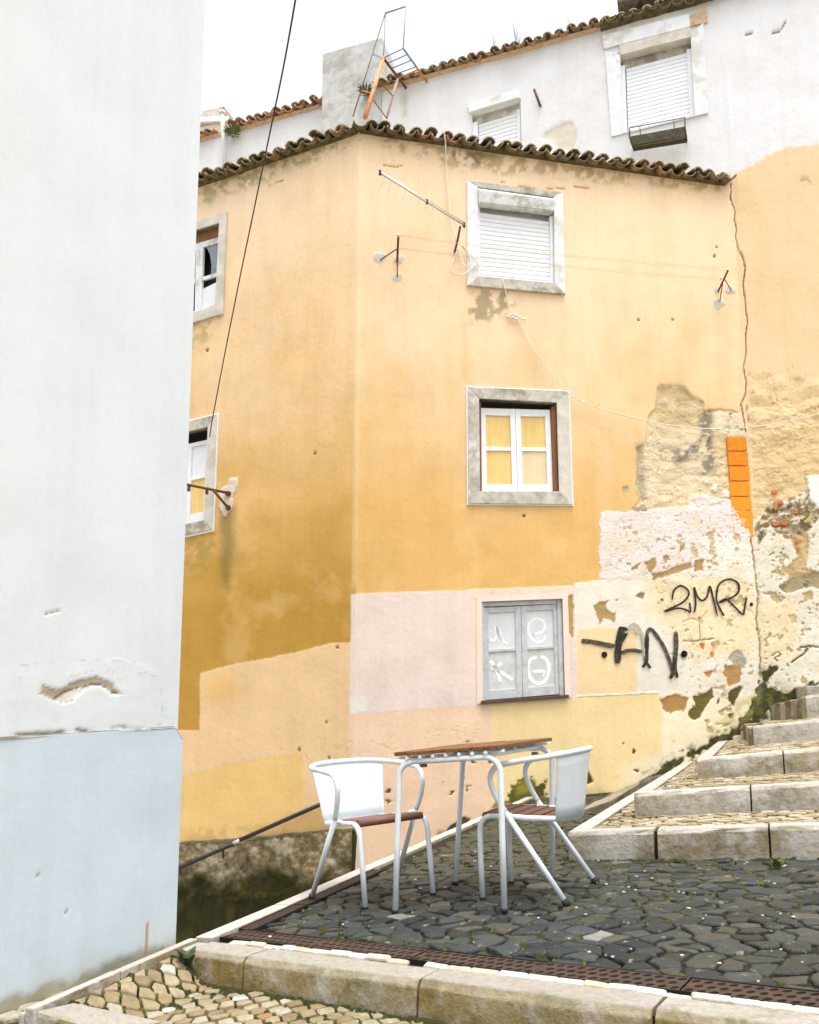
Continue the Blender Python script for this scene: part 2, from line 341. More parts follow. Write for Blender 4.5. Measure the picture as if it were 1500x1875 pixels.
MAT['glass_sky'] = None
m, t, b = newmat('window_glass'); b.inputs['Base Color'].default_value = (0.05, 0.055, 0.06, 1); b.inputs['Roughness'].default_value = 0.06; b.inputs['Specular IOR Level'].default_value = 0.9; b.inputs['Coat Weight'].default_value = 0.6; b.inputs['Coat Roughness'].default_value = 0.03
t.links.new(mix(t, ramp(t, noise(t, wpos(t), 6), [(0.4, 0.0), (0.7, 1.0)]), (0.10, 0.14, 0.18), (0.16, 0.20, 0.24)), b.inputs['Base Color'])
MAT['glass'] = m
def soft(key, strength, sc_):                        # spray paint thins out towards the edges of each stroke
    m = MAT[key]; t = m.node_tree; b = [n for n in t.nodes if n.type == 'BSDF_PRINCIPLED'][0]; o = [n for n in t.nodes if n.type == 'OUTPUT_MATERIAL'][0]
    at = nd(t, 'ShaderNodeAttribute', attribute_name='cover'); tr = nd(t, 'ShaderNodeBsdfTransparent'); mx = nd(t, 'ShaderNodeMixShader')
    f = math_(t, 'MULTIPLY', at.outputs['Fac'], math_(t, 'ADD', math_(t, 'MULTIPLY', noise(t, wpos(t), sc_, 4, 0.7), 1.6), strength))
    f = ramp(t, f, [(0.35, 0.0), (0.75, 1.0)])
    t.links.new(f, mx.inputs[0]); t.links.new(tr.outputs[0], mx.inputs[1]); t.links.new(b.outputs[0], mx.inputs[2]); t.links.new(mx.outputs[0], o.inputs[0])
soft('spray', 0.9, 30); soft('spray_thin', 0.35, 22); soft('spray_faint', 0.0, 22); soft('chalk', 0.5, 30); soft('marker', 0.9, 60)
def wood_mat(name, c1, c2, axis_scale):
    m, t, b = newmat(name); co = coords(t)
    mp = nd(t, 'ShaderNodeMapping'); mp.inputs['Scale'].default_value = axis_scale; t.links.new(co, mp.inputs[0])
    c = ramp(t, noise(t, mp.outputs[0], 6, 6, 0.65), [(0.3, c1), (0.7, c2)])
    c = mix(t, 1.0, c, ramp(t, rnd(t), [(0.0, (0.82, 0.8, 0.78)), (1.0, (1.12, 1.1, 1.08))]), 'MULTIPLY')
    t.links.new(c, b.inputs['Base Color']); b.inputs['Roughness'].default_value = 0.5; b.inputs['Specular IOR Level'].default_value = 0.35
    bump(t, b, noise(t, mp.outputs[0], 12, 4), 0.0012)
    return m
MAT['tablewood'] = wood_mat('oiled_table_wood', (0.125, 0.048, 0.016), (0.23, 0.095, 0.034), (12, 1, 12))
MAT['seatwood'] = wood_mat('reddish_seat_wood', (0.11, 0.045, 0.03), (0.19, 0.085, 0.057), (12, 1, 12))

# ------------------------------------------------------------------ where the walls stand
CORNER = (-0.609, 9.138)
PF = Plane(CORNER, (5.1, 1.0))                 # right facade of the orange house, u runs right
PL = Plane(CORNER, (-2.13, 1.0))               # left facade of the orange house, u runs left
END = PF.O[:2] + PF.eu[:2] * 5.028
PW = Plane(END, (2.95, -1.0))                  # wall of the white house, u runs right
B0, B1 = terr(317, 1731), terr(912, 1480)      # outer edge of the terrace border
BD = (B1 - B0) / np.linalg.norm(B1 - B0)
N0 = terr(318, 1731); N1 = terr(0, 1841)
PN = Plane(N0 + np.array([-0.02, 0.01, 0]), (N1 - N0)[:2])   # wall of the near house, u runs towards the camera
if PN.n[0] < 0: PN.n = -PN.n

# ------------------------------------------------------------------ plaster walls: vertex paint and relief
def sdist(poly, x, y):                         # signed distance to a polygon, negative inside
    P = np.asarray(poly, float); Q = np.roll(P, -1, 0); d = np.full(x.shape, 1e18); ins = np.zeros(x.shape, bool)
    for (ax, ay), (bx, by) in zip(P, Q):
        ex, ey = bx - ax, by - ay; t = np.clip(((x - ax) * ex + (y - ay) * ey) / (ex * ex + ey * ey + 1e-12), 0, 1)
        d = np.minimum(d, (x - ax - t * ex) ** 2 + (y - ay - t * ey) ** 2)
        c = ((ay > y) != (by > y)) & (x < ex * (y - ay) / (ey if abs(ey) > 1e-12 else 1e-12) + ax); ins ^= c
    d = np.sqrt(d); return np.where(ins, -d, d)
def ldist(line, x, y):
    P = np.asarray(line, float); d = np.full(x.shape, 1e18)
    for (ax, ay), (bx, by) in zip(P[:-1], P[1:]):
        ex, ey = bx - ax, by - ay; t = np.clip(((x - ax) * ex + (y - ay) * ey) / (ex * ex + ey * ey + 1e-12), 0, 1)
        d = np.minimum(d, (x - ax - t * ex) ** 2 + (y - ay - t * ey) ** 2)
    return np.sqrt(d)
class Paint:                                   # colour, relief and ruggedness of the plaster at wall points (x, y in photo pixels of the bare wall)
    def __init__(s, x, y, base):
        s.x, s.y = x, y; s.c = np.empty(x.shape + (3,)); s.c[:] = base; s.h = np.zeros(x.shape); s.r = np.zeros(x.shape)
    def wob(s, amp, f=0.06, seed=0): return (fbm(s.x * f, s.y * f, seed, 5) - 0.5) * 2 * amp
    def blend(s, k, c=None, h=None, r=None):
        if c is not None: s.c = s.c * (1 - k[..., None]) + np.asarray(c) * k[..., None]
        if h is not None: s.h = s.h * (1 - k) + h * k
        if r is not None: s.r = s.r * (1 - k) + r * k
    def near(s, poly, m):
        P = np.asarray(poly); return (s.x > P[:, 0].min() - m) & (s.x < P[:, 0].max() + m) & (s.y > P[:, 1].min() - m) & (s.y < P[:, 1].max() + m)
    def patch(s, poly, c, amp=1.5, soft=1.0, f=0.06, h=None, r=None, op=1.0, seed=0):
        m = s.near(poly, amp * 2 + soft + 4)
        if not m.any(): return
        d = np.full(s.x.shape, 99.0); d[m] = sdist(poly, s.x[m], s.y[m]); d = d + s.wob(amp, f, seed)
        s.blend((1 - sstep(-soft, soft, d)) * op, c, h, r)
    def peel(s, poly, c=(0.40, 0.27, 0.12), amp=3.0, h=-0.007, seed=1):
        s.patch(poly, c, amp * 1.9, 0.8, 0.2, h, 0.5, 1, seed)
    def stain(s, poly, c, amp=14, soft=16, f=0.035, op=0.6, seed=5, thr=None):
        m = s.near(poly, amp * 2 + soft + 6)
        if not m.any(): return
        d = np.full(s.x.shape, 99.0); d[m] = sdist(poly, s.x[m], s.y[m]); d = d + s.wob(amp, f, seed)
        k = (1 - sstep(-soft, soft, d)) * op
        if thr is not None: k = k * sstep(thr, thr + 0.14, fbm(s.x * 0.09, s.y * 0.09, seed + 4, 5))
        s.blend(k, c)
    def line(s, pts, wd, c, h=-0.02, amp=2.0, seed=3):
        P = np.asarray(pts); m = s.near(pts, wd + amp * 2 + 3)
        if not m.any(): return
        d = np.full(s.x.shape, 99.0); d[m] = ldist(pts, s.x[m] + s.wob(amp, 0.2, seed)[m], s.y[m] + s.wob(amp, 0.2, seed + 7)[m])
        s.blend(1 - sstep(wd * 0.5, wd, d), c, h, 0.2)

CRACK = [(1334, 322), (1340, 345), (1338, 362), (1346, 385), (1345, 402), (1349, 420), (1347, 432), (1352, 455), (1360, 470), (1365, 492), (1361, 520), (1364, 545), (1369, 590), (1366, 612), (1366, 650), (1361, 672), (1367, 700), (1364, 725), (1357, 740), (1362, 762), (1366, 790)]
CRACK2 = [(1374, 985), (1379, 1010), (1383, 1050), (1388, 1090), (1385, 1130), (1391, 1180), (1392, 1240)]
def paint_orange(x, y):
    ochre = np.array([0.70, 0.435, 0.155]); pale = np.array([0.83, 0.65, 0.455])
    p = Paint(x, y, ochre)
    k = sstep(1090, 330, y + (fbm(x * 0.006, y * 0.006, 2, 4) - 0.5) * 420 + (fbm(x * 0.05, y * 0.012, 15, 5) - 0.5) * 190 + 60 * (x < 650))          # skylight on the upper storeys put into the colour, with some bleached paint
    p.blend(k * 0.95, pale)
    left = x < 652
    p.blend(sstep(800, 1080, y + (fbm(x * 0.006, y * 0.006, 3, 4) - 0.5) * 300) * left, (0.49, 0.285, 0.058))     # alley shade put into the left facade's colour, deeper mustard lower down
    # ---------- blotches, rain marks and grime
    n = fbm(x * 0.012, y * 0.012, 9, 5); p.blend(sstep(0.55, 0.75, n) * 0.25, (0.86, 0.60, 0.30))
    p.stain([(858, 528), (930, 536), (940, 560), (905, 585), (870, 590), (852, 575)], (0.28, 0.23, 0.13), 10, 12, 0.05, 0.75, 6, 0.42)
    p.stain([(840, 270), (905, 285), (890, 310), (850, 300), (815, 285)], (0.16, 0.13, 0.07), 8, 8, 0.06, 0.85, 7, 0.38)
    p.stain([(700, 245), (1327, 340), (1327, 352), (1000, 322), (820, 305), (700, 268)], (0.40, 0.29, 0.12), 10, 8, 0.05, 0.65, 8, 0.42)
    p.stain([(340, 335), (655, 240), (655, 262), (560, 300), (480, 330), (340, 385)], (0.36, 0.30, 0.13), 12, 10, 0.04, 0.75, 9, 0.44)
    p.stain([(345, 590), (400, 580), (395, 605), (370, 640), (345, 640)], (0.45, 0.36, 0.18), 10, 10, 0.05, 0.8, 10, 0.4)
    p.stain([(402, 930), (428, 930), (430, 1000), (418, 1080), (404, 1060)], (0.22, 0.17, 0.05), 6, 12, 0.05, 0.7, 11)
    p.stain([(340, 985), (395, 975), (400, 1010), (360, 1040), (340, 1060)], (0.36, 0.27, 0.09), 8, 12, 0.05, 0.6, 12, 0.4)
    p.stain([(846, 590), (856, 590), (856, 700), (846, 700)], (0.62, 0.42, 0.17), 4, 6, 0.05, 0.4, 13)
    for (cx, cy, rr) in ((695, 470, 12), (730, 476, 9), (729, 507, 9), (1337, 530, 10), (1316, 556, 11), (1313, 533, 7)):
        a = np.linspace(0, 6.28, 9)[:-1]; p.patch([(cx + rr * math.cos(q), cy + rr * 0.85 * math.sin(q)) for q in a], (0.52, 0.52, 0.46), 5, 1.5, 0.12, 0.006, 0.5, 0.9, 14)
    p.patch([(400, 898), (418, 888), (424, 875), (434, 876), (436, 892), (428, 905), (424, 935), (412, 945), (402, 930)], (0.74, 0.66, 0.55), 4, 1.2, 0.12, 0.008, 0.6, 1, 15)
    # ---------- repainted patches, left facade
    p.patch([(367, 1233), (420, 1218), (500, 1203), (560, 1190), (610, 1177), (700, 1176), (700, 1700), (300, 1700), (300, 1337), (365, 1337)], (0.77, 0.545, 0.315), 1.6, 0.9, 0.09, 0.003)
    p.stain([(367, 1250), (430, 1225), (430, 1280), (380, 1290)], (0.82, 0.50, 0.17), 14, 14, 0.04, 0.6, 21)
    p.patch([(320, 1428), (400, 1404), (480, 1388), (553, 1378), (556, 1460), (552, 1490), (480, 1520), (300, 1560)], (0.78, 0.535, 0.215), 2, 2.2, 0.07, 0.002)
    p.stain([(530, 1490), (610, 1475), (620, 1530), (480, 1540)], (0.55, 0.36, 0.12), 10, 10, 0.05, 0.7, 22)
    p.stain([(330, 1520), (640, 1500), (640, 1540), (330, 1560)], (0.55, 0.38, 0.14), 10, 12, 0.05, 0.6, 23, 0.4)
    # ---------- repainted patches, right facade
    p.patch([(638, 1308), (760, 1300), (905, 1285), (905, 1520), (640, 1640)], (0.79, 0.575, 0.405), 1.2, 1, 0.08, 0.002)
    p.patch([(643, 1088), (760, 1083), (862, 1081), (1052, 1073), (1060, 1292), (905, 1290), (760, 1300), (641, 1308)], (0.75, 0.63, 0.57), 1.0, 0.9, 0.08, 0.003)
    p.patch([(641, 1275), (672, 1275), (672, 1302), (641, 1306)], (0.74, 0.72, 0.64), 1.0, 0.9, 0.1, 0.004)
    p.patch([(862, 1080), (1048, 1073), (1050, 1098), (880, 1105), (862, 1290)], (0.83, 0.63, 0.52), 1.5, 1.5, 0.1, 0.005)
    p.stain([(870, 1080), (1048, 1074), (1048, 1092), (880, 1098)], (0.72, 0.46, 0.28), 6, 4, 0.12, 0.6, 24, 0.5)
    p.patch([(1052, 1069), (1100, 1062), (1260, 1040), (1420, 1045), (1420, 1420), (1205, 1440), (1205, 1270), (1056, 1274)], (0.755, 0.715, 0.61), 2, 1, 0.08, 0.003, 0.12)
    p.patch([(1180, 1060), (1380, 1040), (1392, 1200), (1330, 1215), (1250, 1180), (1190, 1130)], (0.80, 0.68, 0.43), 26, 14, 0.03, None, 0.25, 0.85, 25)
    p.patch([(1056, 1152), (1110, 1148), (1166, 1158), (1167, 1268), (1056, 1275)], (0.80, 0.625, 0.36), 2, 2.5, 0.08, 0.004)
    p.patch([(900, 1290), (1060, 1278), (1200, 1270), (1213, 1275), (1213, 1398), (1180, 1430), (1110, 1458), (900, 1530)], (0.80, 0.635, 0.335), 1.4, 1.2, 0.07, 0.003)
    p.patch([(1213, 1270), (1400, 1270), (1400, 1360), (1260, 1400), (1213, 1400)], (0.83, 0.73, 0.52), 6, 5, 0.05, 0.004, 0.2)
    p.stain([(1150, 1400), (1260, 1360), (1240, 1420), (1120, 1460)], (0.80, 0.72, 0.56), 10, 10, 0.05, 0.7, 26)
    p.line([(1056, 1275), (1120, 1272), (1205, 1268)], 2.0, (0.86, 0.80, 0.66), 0.006, 0.6)
    # ---------- pinkish white peeling band
    p.patch([(1099, 938), (1160, 935), (1262, 928), (1268, 905), (1285, 900), (1335, 912), (1376, 985), (1388, 1060), (1250, 1052), (1180, 1058), (1098, 1062)], (0.77, 0.68, 0.645), 6, 1.2, 0.13, 0.003, 0.4)
    p.patch([(1290, 985), (1376, 985), (1388, 1060), (1290, 1050)], (0.82, 0.77, 0.66), 12, 10, 0.04, None, 0.3, 0.8, 27)
    # ---------- bare render above it
    bare = [(1204.6, 709), (1225.6, 704.6), (1253.6, 708), (1270, 727.6), (1288.6, 733), (1290, 751), (1320, 748), (1358, 754), (1372, 797), (1376, 940), (1340, 915), (1268, 905), (1262, 925), (1180, 936), (1160, 932), (1172, 909), (1164, 890), (1169.6, 837), (1165.4, 820), (1181, 812), (1187, 761), (1200, 747)]
    p.patch(bare, (0.70, 0.565, 0.35), 3.0, 0.9, 0.1, -0.022, 0.9)
    p.patch([(1188, 800), (1290, 780), (1300, 900), (1190, 925), (1172, 860)], (0.77, 0.645, 0.45), 16, 12, 0.04, None, 1.0, 0.85, 30)
    p.patch([(1204, 708), (1253, 706), (1290, 735), (1290, 780), (1200, 780)], (0.58, 0.45, 0.25), 8, 6, 0.06, None, None, 0.9, 31)
    p.patch([(1300, 752), (1362, 756), (1368, 800), (1335, 800), (1310, 792)], (0.70, 0.60, 0.43), 5, 3, 0.09, -0.006, 0.2, 0.9, 32)
    p.stain([(1288, 750), (1302, 750), (1308, 800), (1312, 860), (1290, 870), (1276, 840), (1240, 850), (1230, 825), (1280, 810)], (0.20, 0.185, 0.145), 9, 9, 0.07, 0.9, 33, 0.36)
    p.stain([(1165, 815), (1176, 812), (1184, 905), (1168, 905)], (0.36, 0.32, 0.22), 6, 7, 0.07, 0.8, 34)
    p.peel([(1155, 930), (1165, 924), (1180, 922), (1186, 934), (1160, 937)], (0.42, 0.36, 0.24), 3)
    p.peel([(1137, 893), (1150, 890), (1152, 902), (1147, 899), (1143, 903)], (0.44, 0.36, 0.22), 1)
    lump = sdist(bare, x, y); inb = 1 - sstep(-6, 2, lump); rg = fbm(x * 0.022, y * 0.05, 58, 5); rg2 = fbm(x * 0.05, y * 0.08, 59, 5)
    p.blend(inb * (1 - sstep(0.0, 0.016, np.abs(rg - 0.5))) * 0.75, (0.40, 0.30, 0.16), -0.032); p.blend(inb * sstep(0.56, 0.66, rg2) * 0.5, (0.78, 0.66, 0.47)); p.h = p.h + inb * (rg2 - 0.5) * 0.02
    wz = 1 - sstep(-8, 6, sdist([(1262, 930), (1268, 900), (1290, 880), (1335, 895), (1345, 930)], x, y)); p.blend(wz * sstep(0.50, 0.56, rg2), (0.82, 0.765, 0.71), -0.006)
    # ---------- small peels: the paint has come off in flakes
    fl = fbm(x * 0.075, y * 0.075, 41, 5); fz = np.zeros(x.shape)
    zones = [([(1180, 960), (1376, 950), (1388, 1062), (1230, 1062), (1180, 1060)], 0.675), ([(1240, 1080), (1392, 1060), (1392, 1260), (1300, 1300), (1240, 1200)], 0.69), ([(1120, 950), (1180, 950), (1180, 1050), (1120, 1050)], 0.70), ([(1230, 1240), (1400, 1230), (1380, 1330), (1230, 1390)], 0.67)]
    for poly, thr in zones:
        m = p.near(poly, 5); d = np.full(x.shape, 99.0); d[m] = sdist(poly, x[m], y[m])
        k = sstep(thr, thr + 0.02, fl) * (1 - sstep(-20, 5, d)); p.blend(k, (0.60, 0.46, 0.26), -0.008, 0.4)
    crust = fbm(x * 0.05, y * 0.13, 46, 5); m = (1 - sstep(-14, 4, sdist([(1100, 940), (1370, 915), (1390, 1060), (1100, 1055)], x, y)))
    p.blend(m * (1 - sstep(0.0, 0.018, np.abs(crust - 0.52))) * 0.5, (0.55, 0.43, 0.30), -0.008)
    fine = fbm(x * 0.21, y * 0.23, 88, 4); fz_ = 1 - sstep(-16, 6, sdist([(1105, 945), (1262, 932), (1376, 925), (1392, 1240), (1330, 1290), (1240, 1250), (1180, 1070), (1105, 1058)], x, y))
    p.blend(fz_ * sstep(0.72, 0.74, fine), (0.54, 0.40, 0.20), -0.003); st_ = fbm(x * 0.03, y * 0.035, 89, 5); p.blend(fz_ * sstep(0.52, 0.68, st_) * 0.4, (0.76, 0.585, 0.36))
    cr_ = fbm(x * 0.045, y * 0.07, 90, 5); p.blend(fz_ * (1 - sstep(0, 0.010, np.abs(cr_ - 0.48))) * sstep(0.45, 0.55, fine) * 0.6, (0.58, 0.44, 0.26), -0.004)
    P_ = p.peel; T_ = (0.42, 0.285, 0.12)
    P_([(1033, 1093), (1048, 1090), (1051, 1108), (1050, 1168), (1044, 1162), (1036, 1160), (1033, 1142)], (0.47, 0.305, 0.11), 1.6)
    P_([(1088, 1110), (1098, 1102), (1114, 1100), (1108, 1110), (1117, 1123), (1128, 1121), (1126, 1141), (1106, 1131), (1099, 1143), (1089, 1119)], T_, 1.6)
    P_([(1163, 1092), (1170, 1086), (1181, 1085), (1178, 1097)], (0.30, 0.23, 0.10), 0.8)
    P_([(1122, 1099), (1133, 1097), (1130, 1100)], (0.22, 0.17, 0.08), 0.5); P_([(1210, 1097), (1215, 1096), (1216, 1101), (1211, 1101)], (0.06, 0.05, 0.03), 0.5)
    P_([(1180, 1030), (1200, 1021), (1203, 1032), (1193, 1050), (1185, 1040)], T_, 2); P_([(1193, 1050), (1215, 1046), (1240, 1036), (1266, 1031), (1268, 1040), (1232, 1052), (1196, 1062)], T_, 2)
    P_([(1272, 1026), (1288, 1025), (1286, 1045), (1269, 1048)], T_, 2); P_([(1215, 1020), (1222, 1014), (1228, 1025), (1219, 1030)], T_, 2); P_([(1158, 1040), (1172, 1031), (1168, 1042), (1157, 1046)], T_, 1.5)
    P_([(1245, 1000), (1254, 993), (1252, 1008), (1244, 1012)], T_, 2); P_([(1297, 972), (1308, 972), (1307, 1018), (1301, 1018)], (0.56, 0.45, 0.27), 3)
    P_([(1209, 1281), (1222, 1275), (1242, 1271), (1261, 1277), (1254, 1303), (1240, 1301), (1229, 1307), (1216, 1300)], (0.42, 0.245, 0.085), 1.8)
    P_([(1268, 1277), (1293, 1269), (1304, 1260), (1308, 1275), (1296, 1288), (1284, 1313), (1272, 1320), (1261, 1313), (1262, 1300), (1275, 1292)], (0.155, 0.125, 0.035), 1.8)
    p.patch([(1333, 1205), (1345, 1191), (1358, 1193), (1366, 1208), (1364, 1225), (1345, 1217)], (0.42, 0.40, 0.32), 3, 1.5, 0.1, -0.01, 0.7)
    P_([(1327, 1219), (1359, 1217), (1358, 1232), (1354, 1251), (1336, 1256), (1331, 1244), (1325, 1237)], (0.44, 0.265, 0.11), 2)
    P_([(1338, 1262), (1361, 1256), (1357, 1266), (1350, 1277), (1344, 1293), (1331, 1279)], (0.12, 0.10, 0.03), 1.8); P_([(1314, 1283), (1318, 1278), (1317, 1287), (1313, 1291)], (0.12, 0.10, 0.03), 0.8)
    P_([(1332, 1308), (1342, 1306), (1343, 1316), (1334, 1315)], (0.12, 0.10, 0.03), 1.2)
    for q in ([(1290, 1232), (1300, 1228), (1307, 1229), (1300, 1240), (1294, 1241)], [(1283, 1178), (1291, 1180), (1290, 1190), (1283, 1186)], [(1302, 1178), (1308, 1180), (1307, 1186)], [(1300, 1197), (1307, 1195), (1308, 1203), (1304, 1205)]):
        P_(q, (0.62, 0.25, 0.07), 1.2, -0.01)
    p.line([(1252, 1173), (1270, 1175), (1285, 1172), (1307, 1170)], 1.6, (0.35, 0.22, 0.07), -0.01, 1.0); p.line([(1281, 1130), (1282, 1150), (1283, 1172)], 1.4, (0.40, 0.26, 0.09), -0.01, 1.0); p.line([(1250, 1140), (1265, 1132), (1280, 1137), (1296, 1120)], 1.2, (0.66, 0.48, 0.2), -0.006, 1.0)
    for q in ([(1160, 1371), (1165, 1375), (1163, 1382), (1158, 1378)], [(1162, 1410), (1170, 1411), (1168, 1415)], [(1140, 1360), (1143, 1361), (1142, 1364)], [(1063, 1419), (1076, 1410), (1088, 1431), (1077, 1437), (1070, 1434)]):
        P_(q, (0.085, 0.075, 0.02), 1.0, -0.012)
    # moss and lost render along the foot of the wall
    P_([(940, 1440), (958, 1428), (974, 1424), (986, 1438), (1000, 1434), (1000, 1500), (925, 1520), (895, 1500), (912, 1462), (928, 1470)], (0.10, 0.095, 0.022), 6)
    p.stain([(950, 1432), (978, 1430), (975, 1450), (945, 1455)], (0.30, 0.27, 0.03), 6, 8, 0.1, 0.8, 36)
    p.stain([(895, 1480), (1115, 1440), (1130, 1475), (890, 1540)], (0.52, 0.40, 0.20), 14, 8, 0.06, 0.8, 37, 0.42)
    P_([(1050, 1438), (1066, 1436), (1068, 1450), (1042, 1452)], (0.16, 0.14, 0.05), 4)
    P_([(800, 1530), (850, 1495), (862, 1500), (850, 1515), (800, 1545)], (0.10, 0.085, 0.025), 2)
    sp = fbm(x * 0.055, y * 0.055, 51, 4); m = (1 - sstep(-30, 10, sdist([(640, 1400), (905, 1330), (905, 1520), (640, 1640)], x, y))); p.blend(m * sstep(0.78, 0.79, sp), (0.16, 0.10, 0.04), -0.008)
    m = (1 - sstep(-30, 6, sdist([(500, 1340), (900, 1300), (900, 1420), (500, 1420)], x, y))); p.blend(m * (1 - sstep(0, 0.012, np.abs(sp - 0.62))) * 0.6, (0.62, 0.40, 0.2), -0.006)
    p.patch([(641, 1565), (645, 1550), (650, 1560), (646, 1572)], (0.55, 0.14, 0.05), 1, 1, 0.1)
    for (cx, cy) in ((598, 1322), (548, 1372), (603, 1387), (618, 1186), (576, 830), (379, 641), (659, 256), (1170, 585), (1232, 585), (1313, 452), (1309, 468), (960, 944), (968, 890)):
        a = np.linspace(0, 6.28, 7)[:-1]; p.peel([(cx + 2.6 * math.cos(q), cy + 2.6 * math.sin(q)) for q in a], (0.20, 0.12, 0.04), 0.8, -0.015)
    for ln in ([(492, 340), (505, 335), (518, 330)], [(700, 300), (722, 305), (735, 303)], [(1052, 341), (1068, 342), (1084, 344)], [(918, 333), (925, 335)], [(950, 340), (1000, 345), (1040, 343)]):
        p.line(ln, 1.6, (0.50, 0.27, 0.08), -0.012, 1.5)
    moss_foot(p)
    p.line(CRACK, 1.5, (0.20, 0.10, 0.03), -0.02, 1.2); p.line(CRACK2, 2.2, (0.30, 0.20, 0.06), -0.025, 2.5)
    # paler colour strip down the corner of the house
    p.blend((1 - sstep(2, 7, np.abs(x - (653.5 - (y - 700) * 0.0135)))) * 0.35 * sstep(1090, 1060, y), (0.90, 0.70, 0.44))
    return p
def moss_foot(p):
    band = [(1254, 1376), (1286, 1362), (1308, 1354), (1338, 1338), (1361, 1315), (1380, 1296), (1389, 1268), (1393, 1243), (1395, 1230), (1420, 1222), (1412, 1240), (1410, 1258), (1421, 1268), (1447, 1266), (1474, 1255), (1500, 1250), (1500, 1290), (1446, 1290), (1400, 1312), (1366, 1330), (1338, 1352), (1300, 1376), (1255, 1396), (1200, 1424), (1150, 1447), (1190, 1420), (1230, 1394)]
    p.patch(band, (0.045, 0.046, 0.012), 17, 2, 0.075, -0.008, 0.8, 0.97, 38)
    p.stain([(x_, y_ - 6) for x_, y_ in band], (0.20, 0.19, 0.05), 20, 12, 0.08, 0.6, 41, 0.48)
    p.stain([(1360, 1270), (1392, 1262), (1380, 1300), (1330, 1340), (1300, 1345), (1340, 1300)], (0.52, 0.47, 0.13), 12, 14, 0.05, 0.6, 39, 0.4)
def paint_white(x, y):
    p = Paint(x, y, (0.715, 0.722, 0.74))
    lim = np.interp(x, [1330, 1345, 1385, 1412, 1440, 1500, 2400], [332, 318, 298, 283, 271, 266, 250]) + (fbm(x * 0.08, y * 0.02, 4, 4) - 0.5) * 8
    right = sstep(-3, 3, x - (1334 + (y - 322) * 0.056))
    n = fbm(x * 0.01, y * 0.01, 62, 5); p.blend(sstep(0.5, 0.75, n) * 0.25 * (y < 330), (0.74, 0.735, 0.73))
    p.stain([(1080, 60), (1125, 70), (1125, 170), (1085, 190)], (0.66, 0.62, 0.54), 18, 20, 0.03, 0.6, 63, 0.42)
    p.patch([(990, 250), (1000, 238), (1020, 232), (1035, 222), (1050, 220), (1056, 236), (1053, 262), (1045, 275), (1020, 270), (1010, 256), (995, 256)], (0.66, 0.60, 0.50), 4, 1.2, 0.08, -0.012, 0.4)
    p.stain([(590, 100), (705, 65), (705, 110), (590, 160)], (0.52, 0.53, 0.52), 16, 20, 0.02, 0.7, 64)
    p.stain([(736, 175), (748, 170), (748, 215), (738, 215)], (0.52, 0.48, 0.36), 6, 6, 0.06, 0.7, 65)
    p.line([(1366, 63), (1380, 60)], 1.6, (0.2, 0.18, 0.16), -0.02); p.line([(1414, 60), (1430, 55), (1438, 40)], 1.8, (0.2, 0.18, 0.16), -0.02)
    p.stain([(1080, 25), (1300, 0), (1300, 30), (1100, 75)], (0.70, 0.58, 0.48), 10, 10, 0.05, 0.7, 66, 0.42)
    low = right * sstep(-1.2, 1.2, y - lim)
    pe = np.array([0.77, 0.565, 0.345]); p.blend(low, pe); p.blend(low * sstep(0.5, 0.8, fbm(x * 0.012, y * 0.012, 67, 4)) * 0.4, (0.79, 0.60, 0.38))
    p.line([(1466, 330), (1478, 327), (1485, 335)], 1.5, (0.55, 0.38, 0.18), -0.01)
    p.patch([(1363, 740), (1380, 690), (1400, 668), (1420, 690), (1412, 718), (1450, 700), (1475, 705), (1500, 700), (1700, 690), (1900, 720), (1900, 930), (1500, 880), (1470, 905), (1420, 916), (1392, 950), (1376, 940)], (0.80, 0.605, 0.355), 6, 2.0, 0.07, -0.010, 1.0)
    p.patch([(1390, 800), (1470, 790), (1500, 760), (1500, 870), (1440, 900), (1400, 890)], (0.74, 0.545, 0.29), 16, 14, 0.04, None, 1.0, 0.8, 68)
    f2 = fbm(x * 0.025, y * 0.04, 69, 5); rz = right * (y > 690) * (y < 920); p.h = p.h + rz * (fbm(x * 0.03, y * 0.045, 72, 5) - 0.5) * 0.05; m = right * (y > 670) * (y < 910); p.blend(m * (1 - sstep(0, 0.014, np.abs(f2 - 0.5))) * 0.7, (0.52, 0.36, 0.16), -0.02)
    p.patch([(1372, 955), (1420, 930), (1440, 920), (1500, 890), (1900, 940), (1900, 1400), (1300, 1400), (1380, 1240)], (0.76, 0.72, 0.61), 8, 2, 0.06, 0.004, 0.4)
    p.patch([(1384, 970), (1412, 915), (1440, 918), (1472, 900), (1500, 895), (1620, 900), (1620, 960), (1500, 950), (1470, 985), (1440, 985), (1410, 960), (1390, 1000)], (0.50, 0.40, 0.24), 9, 1.5, 0.08, -0.022, 1.4)
    rub = 1 - sstep(-4, 3, sdist([(1384, 970), (1412, 915), (1440, 918), (1472, 900), (1500, 895), (1620, 900), (1620, 960), (1500, 950), (1470, 985), (1440, 985), (1410, 960), (1390, 1000)], x, y)); rn = fbm(x * 0.12, y * 0.14, 73, 4); p.blend(rub * sstep(0.56, 0.62, rn), (0.74, 0.67, 0.54), 0.0); p.blend(rub * sstep(0.42, 0.36, rn) * 0.8, (0.24, 0.18, 0.10), -0.04)
    p.patch([(1450, 985), (1482, 980), (1478, 1040), (1500, 1050), (1500, 1075), (1452, 1080), (1440, 1040), (1462, 1020)], (0.62, 0.46, 0.23), 6, 1.5, 0.08, -0.02, 0.8)
    p.patch([(1425, 1075), (1450, 1060), (1500, 1045), (1560, 1040), (1560, 1070), (1465, 1078), (1440, 1090)], (0.40, 0.33, 0.2), 6, 1.5, 0.09, -0.03, 0.9)
